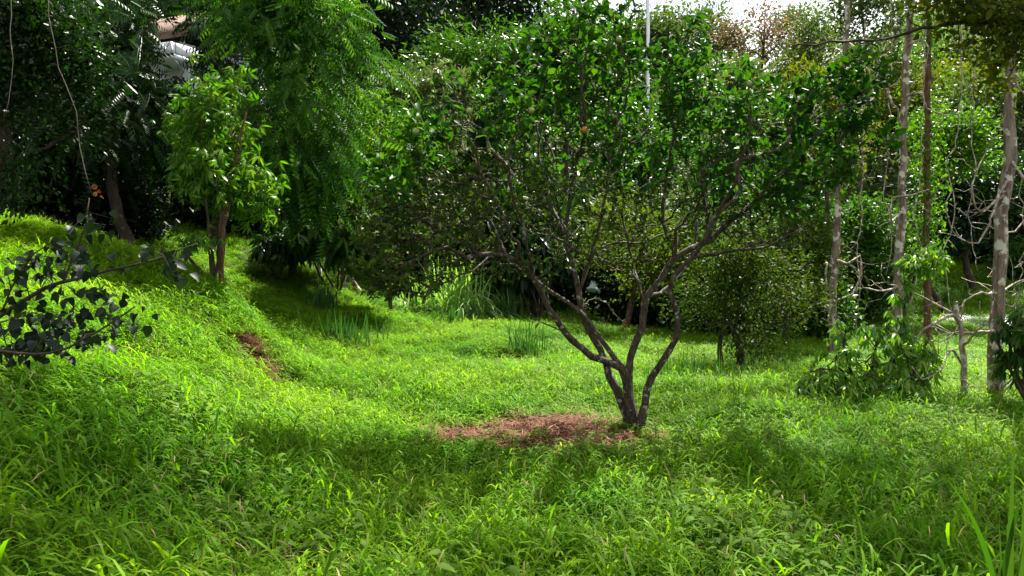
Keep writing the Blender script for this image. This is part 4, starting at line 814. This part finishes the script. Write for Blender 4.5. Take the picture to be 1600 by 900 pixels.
def clump(label, base, n, L_, wd, droop, spread, mat, seed, tilt=.5, name='grass_clump', z=None):
    rng = np.random.default_rng(seed); b0 = P(*base); zz = gz(b0[0], b0[1]); L0 = []
    for _ in range(n):
        an = rng.uniform(0, 2 * math.pi); tl = abs(rng.normal()) * tilt; d = unit(np.array([math.cos(an) * tl, math.sin(an) * tl, 1])); x, y = b0[0] + rng.normal() * spread, b0[1] + rng.normal() * spread * .6
        v, q = blade((x, y, gz(x, y) - .03), d, L_ * rng.uniform(.55, 1.15), wd * rng.uniform(.7, 1.2), droop * rng.uniform(.5, 1.3)); L0.append((v, q, rng.beta(2, 2)))
    V, Q, a = blades(L0); o = mesh_obj(name, V, Q, None, M[mat], None, {'tint': a}); tag(o, label, 'grass clump', 'grass clumps'); o.location = (0, 0, 0)
    c = np.array([b0[0], b0[1], zz], np.float32); me = o.data; co = np.empty(len(me.vertices) * 3, np.float32); me.vertices.foreach_get('co', co); me.vertices.foreach_set('co', (co.reshape(-1, 3) - c).ravel()); o.location = c
    return o
M['reed'] = leaf_mat('reed_blades', [(.015, .055, .012), (.025, .08, .016), (.05, .11, .025)], rough=.5, transl=.3)
M['reedpale'] = leaf_mat('pale_arching_blades', [(.1, .2, .04), (.17, .3, .06), (.28, .4, .14)], rough=.4, transl=.35)
clump('large fountain-like clump of pale arching grass behind the mound', (715, 474, 17.2), 700, 1.5, .03, 2.6, .3, 'reedpale', 1, .75)
clump('smaller arching grass tuft left of the fountain-like clump', (655, 476, 17.4), 220, .9, .025, 2.2, .2, 'reedpale', 2, .7)
clump('bluish upright blades at the foot of the left slope', (548, 535, 13.0), 60, .6, .028, .5, .26, 'reed', 3, .22)
clump('small bluish upright blades higher on the left slope', (505, 470, 15.5), 60, .6, .035, .4, .14, 'reed', 4, .2)
clump('upright blades at the right end of the mound', (822, 548, 12.6), 80, .62, .02, .9, .16, 'reed', 5, .3)
clump('short upright blades on top of the mound', (700, 500, 15.5), 45, .5, .025, .5, .16, 'reed', 6, .25)
clump('tall loose grass between the citrus tree and the small tree', (1080, 590, 10.6), 120, .65, .018, .8, .34, 'reed', 7, .3)
clump('tall loose grass behind the mound beside the dark bush', (785, 478, 17.0), 60, .9, .016, .9, .2, 'reed', 8, .35)
# broad bright blades in the lower right corner
def broad_blades():
    L0 = []; b0 = P(1600, 960, 2.9); zz = gz(b0[0], b0[1])
    for (u0, v0, u1, v1, Y, wd, dr) in ((1572, 900, 1584, 690, 2.6, .05, .08), (1596, 900, 1604, 700, 2.5, .05, .05), (1585, 900, 1562, 800, 2.6, .02, .1)):
        p0, p1 = P(u0, v0 + 60, Y), P(u1, v1, Y); p0[2] = min(p0[2], zz + .1); v, q = blade(p0, unit(p1 - p0), np.linalg.norm(p1 - p0), wd, dr, 8, (1, .35, 0)); L0.append((v, q, .8))
    p0 = P(1560, 940, 2.6); v, q = blade(p0, unit(P(1530, 800, 2.6) - p0 + [0, 0, .06]), .45, .017, 1.2, 10, (.8, -.5, .3)); L0.append((v, q, .5))
    p0 = P(1560, 940, 2.6); v, q = blade(p0, unit(P(1585, 790, 2.6) - p0), .4, .024, .5, 10, (1, .2, 0)); L0.append((v, q, .3))
    V, Q, a = blades(L0); o = mesh_obj('broad_grass_blades', V, Q, None, M['mid'], None, {'tint': a}); tag(o, 'broad bright grass blades standing in the lower right corner', 'grass clump')
broad_blades()
# fern fronds at the right
def fern(label, base, fr, seed, L_=1.4):
    rng = np.random.default_rng(seed); b0 = P(*base); zz = gz(b0[0], b0[1]); e = empty('fern', (b0[0], b0[1], zz), label, 'fern')
    for i in range(fr):
        an = 2 * math.pi * i / fr + rng.normal() * .2; pos = np.array([b0[0], b0[1], zz]); d = np.array([math.cos(an), math.sin(an), 1.2]); n = 26; V, Q = [], []; k = 0; Lf = L_ * rng.uniform(.8, 1.1)
        for j in range(n):
            d = unit(d + np.array([0, 0, -.1])); pos = pos + d * Lf / n; s = unit(np.cross(d, [0, 0, 1.])); t = (j + 1) / n
            for sg in (-1, 1):
                v, q = blade(pos, unit(sg * s + d * .45 + [0, 0, .1]), .34 * Lf * math.sin(math.pi * (.12 + .86 * t)) , .045, .5, 3); V.append(v); Q.append(q + k); k += len(v)
        mesh_obj('frond', np.vstack(V), np.vstack(Q), None, M['silver'], e, {'tint': np.full(k, rng.random())})
fern('large silvery fern on the green slope between the pale trunks', (1530, 440, 19.0), 9, 71, 1.5)

# grass and weeds: template tufts scattered over the ground
tcol = bpy.data.collections.new('tufts')
LF = tpl_leaf(.17, .12, .0, .4, 2)
def tuft(i, nstem, h, ll, wd, rad, stalks=0, mat='grass', lean=.5):
    rng = np.random.default_rng(500 + i); V, Q, T, a = [], [], [], []; k = 0; L0 = []
    for s in range(nstem):
        an = rng.uniform(0, 6.283); rr = rad * math.sqrt(rng.random()); base = np.array([rr * math.cos(an), rr * math.sin(an), -.02]); H = h * rng.uniform(.5, 1.15); ax = unit(np.array([rng.normal() * lean * .6, rng.normal() * lean * .6, 1])); nl = rng.integers(4, 7); t0 = rng.beta(2, 2) * .8
        for j in range(nl):
            f = (j + .6) / nl; p = base + ax * H * f; az = rng.uniform(0, 6.283); el = rng.uniform(.25, 1.0); d = np.array([math.cos(az) * math.cos(el), math.sin(az) * math.cos(el), math.sin(el)])
            v, q = blade(p, d, ll * rng.uniform(.6, 1.2), wd * rng.uniform(.7, 1.2), rng.uniform(.8, 2.2), 3); L0.append((v, q, float(np.clip(t0 + rng.normal() * .12, 0, 1))))
        v, q = blade(base, ax, H, .004, .2, 2); L0.append((v, q, .3))
    V, Q, a = blades(L0); o = mesh_obj('tuft', V, Q, None, M[mat], None, {'tint': a}, link=False); tcol.objects.link(o)
    if stalks: pass
    return o
for i in range(6): tuft(i, 14, .25, .13, .0115, .17)
for i in range(6, 9): tuft(i, 12, .27, .19, .015, .16)
for i in range(9, 12): tuft(i, 16, .2, .085, .009, .18, lean=.8)
def weed_tuft(i):
    rng = np.random.default_rng(650 + i); L0 = []
    for _ in range(4):
        b_ = np.array([rng.normal() * .1, rng.normal() * .1, 0]); ax = unit(np.array([rng.normal() * .2, rng.normal() * .2, 1])); H = rng.uniform(.16, .32)
        v, q = blade(b_, ax, H, .005, .2, 3); L0.append((v, q, .2)); t0 = rng.uniform(.3, 1)
        for j in range(7):
            az = j * 2.4 + rng.normal() * .3; el = rng.uniform(.0, .5); d = np.array([math.cos(az) * math.cos(el), math.sin(az) * math.cos(el), math.sin(el)])
            v, q = blade(b_ + ax * H * (.35 + .1 * j), d, rng.uniform(.06, .1), rng.uniform(.028, .042), .8, 4); L0.append((v, q, t0))
    V, Q, a = blades(L0); o = mesh_obj('tuft_weed', V, Q, None, M['weed'], None, {'tint': a}, link=False); tcol.objects.link(o)
M['weed'] = leaf_mat('weed_leaves', [(.03, .09, .008), (.06, .13, .012), (.1, .17, .03)], rough=.5, transl=.4, tcol=(1.8, 1.8, .4), spec=.02)
def stalk_tuft(i):
    rng = np.random.default_rng(700 + i); L0 = []
    for _ in range(9):
        an = rng.uniform(0, 6.283); d = unit(np.array([math.cos(an) * .9, math.sin(an) * .9, rng.uniform(.5, 1.8)])); p0 = np.array([rng.normal() * .08, rng.normal() * .08, 0])
        v, q = blade(p0, d, rng.uniform(.25, .5), .0035, rng.uniform(.3, 1.1), 5); L0.append((v, q, rng.random()))
        if rng.random() < .6: v, q = blade(v[-1], unit(d + rng.normal(size=3) * .4), .07, .006, .8, 3); L0.append((v, q, rng.random()))
    V, Q, a = blades(L0); o = mesh_obj('tuft_stalk', V, Q, None, M['grass_dry'], None, {'tint': a}, link=False); tcol.objects.link(o)
for i in range(3): stalk_tuft(i)
for i in range(2): weed_tuft(i)
dcol = bpy.data.collections.new('litter')
for i in range(3):
    rng = np.random.default_rng(800 + i); L0 = []
    for _ in range(70):
        an = rng.uniform(0, 6.283); d = unit(np.array([math.cos(an), math.sin(an), rng.normal() * .16 + .06])); p0 = np.array([rng.normal() * .11, rng.normal() * .11, rng.random() * .03])
        v, q = blade(p0, d, rng.uniform(.08, .22), .0065, rng.uniform(0, .5), 3); L0.append((v, q, rng.random()))
    V, Q, a = blades(L0); o = mesh_obj('litter_tuft', V, Q, None, M['dead'], None, {'tint': a}, link=False); dcol.objects.link(o)

def scatter_gn(name, pts, rot, scl, idx, coll, label, cat):
    me = bpy.data.meshes.new(name); me.vertices.add(len(pts)); me.vertices.foreach_set('co', pts.astype(np.float32).ravel())
    for k, tp_, d in (('rot', 'FLOAT_VECTOR', rot), ('scl', 'FLOAT_VECTOR', scl)): at = me.attributes.new(k, tp_, 'POINT'); at.data.foreach_set('vector', d.astype(np.float32).ravel())
    at = me.attributes.new('idx', 'INT', 'POINT'); at.data.foreach_set('value', idx.astype(np.int32))
    o = bpy.data.objects.new(name, me); COL.objects.link(o)
    ng = bpy.data.node_groups.new(name, 'GeometryNodeTree'); ng.interface.new_socket('Geometry', in_out='INPUT', socket_type='NodeSocketGeometry'); ng.interface.new_socket('Geometry', in_out='OUTPUT', socket_type='NodeSocketGeometry')
    N, L = ng.nodes, ng.links; gi = N.new('NodeGroupInput'); go_ = N.new('NodeGroupOutput'); ip = N.new('GeometryNodeInstanceOnPoints'); ci = N.new('GeometryNodeCollectionInfo')
    ci.inputs['Collection'].default_value = coll; ci.inputs['Separate Children'].default_value = True; ci.inputs['Reset Children'].default_value = True
    def attr(nm, ty):
        a_ = N.new('GeometryNodeInputNamedAttribute'); a_.data_type = ty; a_.inputs['Name'].default_value = nm; return a_.outputs['Attribute']
    e2r = N.new('FunctionNodeEulerToRotation'); L.new(attr('rot', 'FLOAT_VECTOR'), e2r.inputs[0])
    m2p = N.new('GeometryNodeMeshToPoints'); L.new(gi.outputs[0], m2p.inputs['Mesh']); L.new(m2p.outputs[0], ip.inputs['Points']); L.new(ci.outputs[0], ip.inputs['Instance'])
    ip.inputs['Pick Instance'].default_value = True; L.new(attr('idx', 'INT'), ip.inputs['Instance Index']); L.new(e2r.outputs[0], ip.inputs['Rotation']); L.new(attr('scl', 'FLOAT_VECTOR'), ip.inputs['Scale']); L.new(ip.outputs[0], go_.inputs[0])
    md = o.modifiers.new('scatter', 'NODES'); md.node_group = ng; tag(o, label, cat, kind='stuff'); return o

grng = np.random.default_rng(90)
def sample(n, y0, y1, margin=1.6):
    y = np.sqrt(grng.uniform((y0 + 1) ** 2, (y1 + 1) ** 2, n)) - 1; x = grng.uniform(-1, 1, n) * (y * .66 + margin); return x, y
xs, ys, sc_ = [], [], []
for n, y0, y1, s0, s1 in ((7200, 1.6, 5.5, 1.05, .92), (16000, 5.5, 12, .9, .76), (27000, 12, 20, .68, .85), (14000, 20, 34, 1.1, 1.5)):
    x, y = sample(n, y0, y1); xs.append(x); ys.append(y); sc_.append(np.full(n, s0) + (y - y0) / (y1 - y0) * (s1 - s0))
x, y, s = map(np.concatenate, (xs, ys, sc_))
sb = bare(x, y); keep = (grng.random(len(x)) > sb * .97) & (vnoise(x, y, .42, 12) > .16 - .1 * sm(8, 14, y))
# under the trees behind, the sward thins out; thinned further at left so dark soil imitates shade
edge = sm(17, 22, y + 8 * sm(-3.4, -6, x) * sm(10.5, 12.5, y) - 8 * sm(9, 14, x)); keep &= grng.random(len(x)) > edge * .75
x, y, s = x[keep], y[keep], s[keep]; z = ground(x, y)
n = len(x); near_patch = np.zeros(n)
for cx, cyy, a_, b_, r_ in PATCH: near_patch = np.maximum(near_patch, np.exp(-(((x - cx) / (a_ * 1.6)) ** 2 + ((y - cyy) / (b_ * 1.9)) ** 2)))
bankness = sm(-1.5, -3.5, x) * sm(4, 6, y) * (1 - sm(10, 12, y)); tall_ = .5 + .65 * vnoise(x, y, 1.1, 6) + .55 * vnoise(x, y, .3, 8); hgt = tall_ * (1.15 - .3 * sm(11, 14, y)) * (1 - .25 * bankness) * (1 - .6 * near_patch) * (1 - .2 * sm(9, 12, y))
rot = np.stack([grng.normal(size=n) * .1, grng.normal(size=n) * .1, grng.uniform(0, 6.283, n)], 1); w_ = s * grng.uniform(.85, 1.2, n)
pw = np.array([.1] * 6 + [.07] * 3 + [.05] * 3 + [.03] * 3 + [.0] * 2); idx = grng.choice(17, n, p=pw / pw.sum())
wp = (vnoise(x, y, .8, 21) > .72) & (grng.random(n) < .16) & (y < 8); idx[wp] = grng.integers(15, 17, wp.sum())
scatter_gn('grass', np.stack([x, y, z], 1), rot, np.stack([w_, w_, w_ * hgt], 1), idx, tcol, 'lush bright green grass and weeds covering the clearing and the bank', 'grass')
print('tufts', n)
# dead grass on the bare patches
x, y, ix = [], [], []
for j, (cx, cyy, a_, b_, r_) in enumerate(PATCH[:1]):
    k = 1150; an = grng.uniform(0, 6.283, k); rr = np.sqrt(grng.random(k)) * 1.12; dx, dy = rr * np.cos(an) * a_, rr * np.sin(an) * b_; x.append(cx + dx); y.append(cyy + dy)
x, y = np.concatenate(x), np.concatenate(y); n = len(x); scatter_gn('dead_grass', np.stack([x, y, ground(x, y) + .01], 1), np.stack([grng.normal(size=n) * .12, grng.normal(size=n) * .12, grng.uniform(0, 6.28, n)], 1), np.ones((n, 3)) * grng.uniform(.7, 1.2, (n, 1)), grng.integers(0, 3, n), dcol, 'reddish brown dead grass lying in a patch left of the citrus tree base', 'dead grass')
x, y = [], []
for (cx, cyy, a_, b_, r_) in PATCH[1:]:
    k = int(90 * a_ * b_ / .1) + 14; an = grng.uniform(0, 6.283, k); rr = np.sqrt(grng.random(k)); dx, dy = rr * np.cos(an) * a_, rr * np.sin(an) * b_; c, s_ = math.cos(r_), math.sin(r_); x.append(cx + dx * c - dy * s_); y.append(cyy + dx * s_ + dy * c)
x, y = np.concatenate(x), np.concatenate(y); n = len(x); scatter_gn('dry_litter', np.stack([x, y, ground(x, y) + .005], 1), np.stack([grng.normal(size=n) * .12, grng.normal(size=n) * .12, grng.uniform(0, 6.28, n)], 1), np.ones((n, 3)) * grng.uniform(.4, .8, (n, 1)), grng.integers(0, 3, n), dcol, 'dry brown litter on the eroded soil spots of the bank', 'litter')
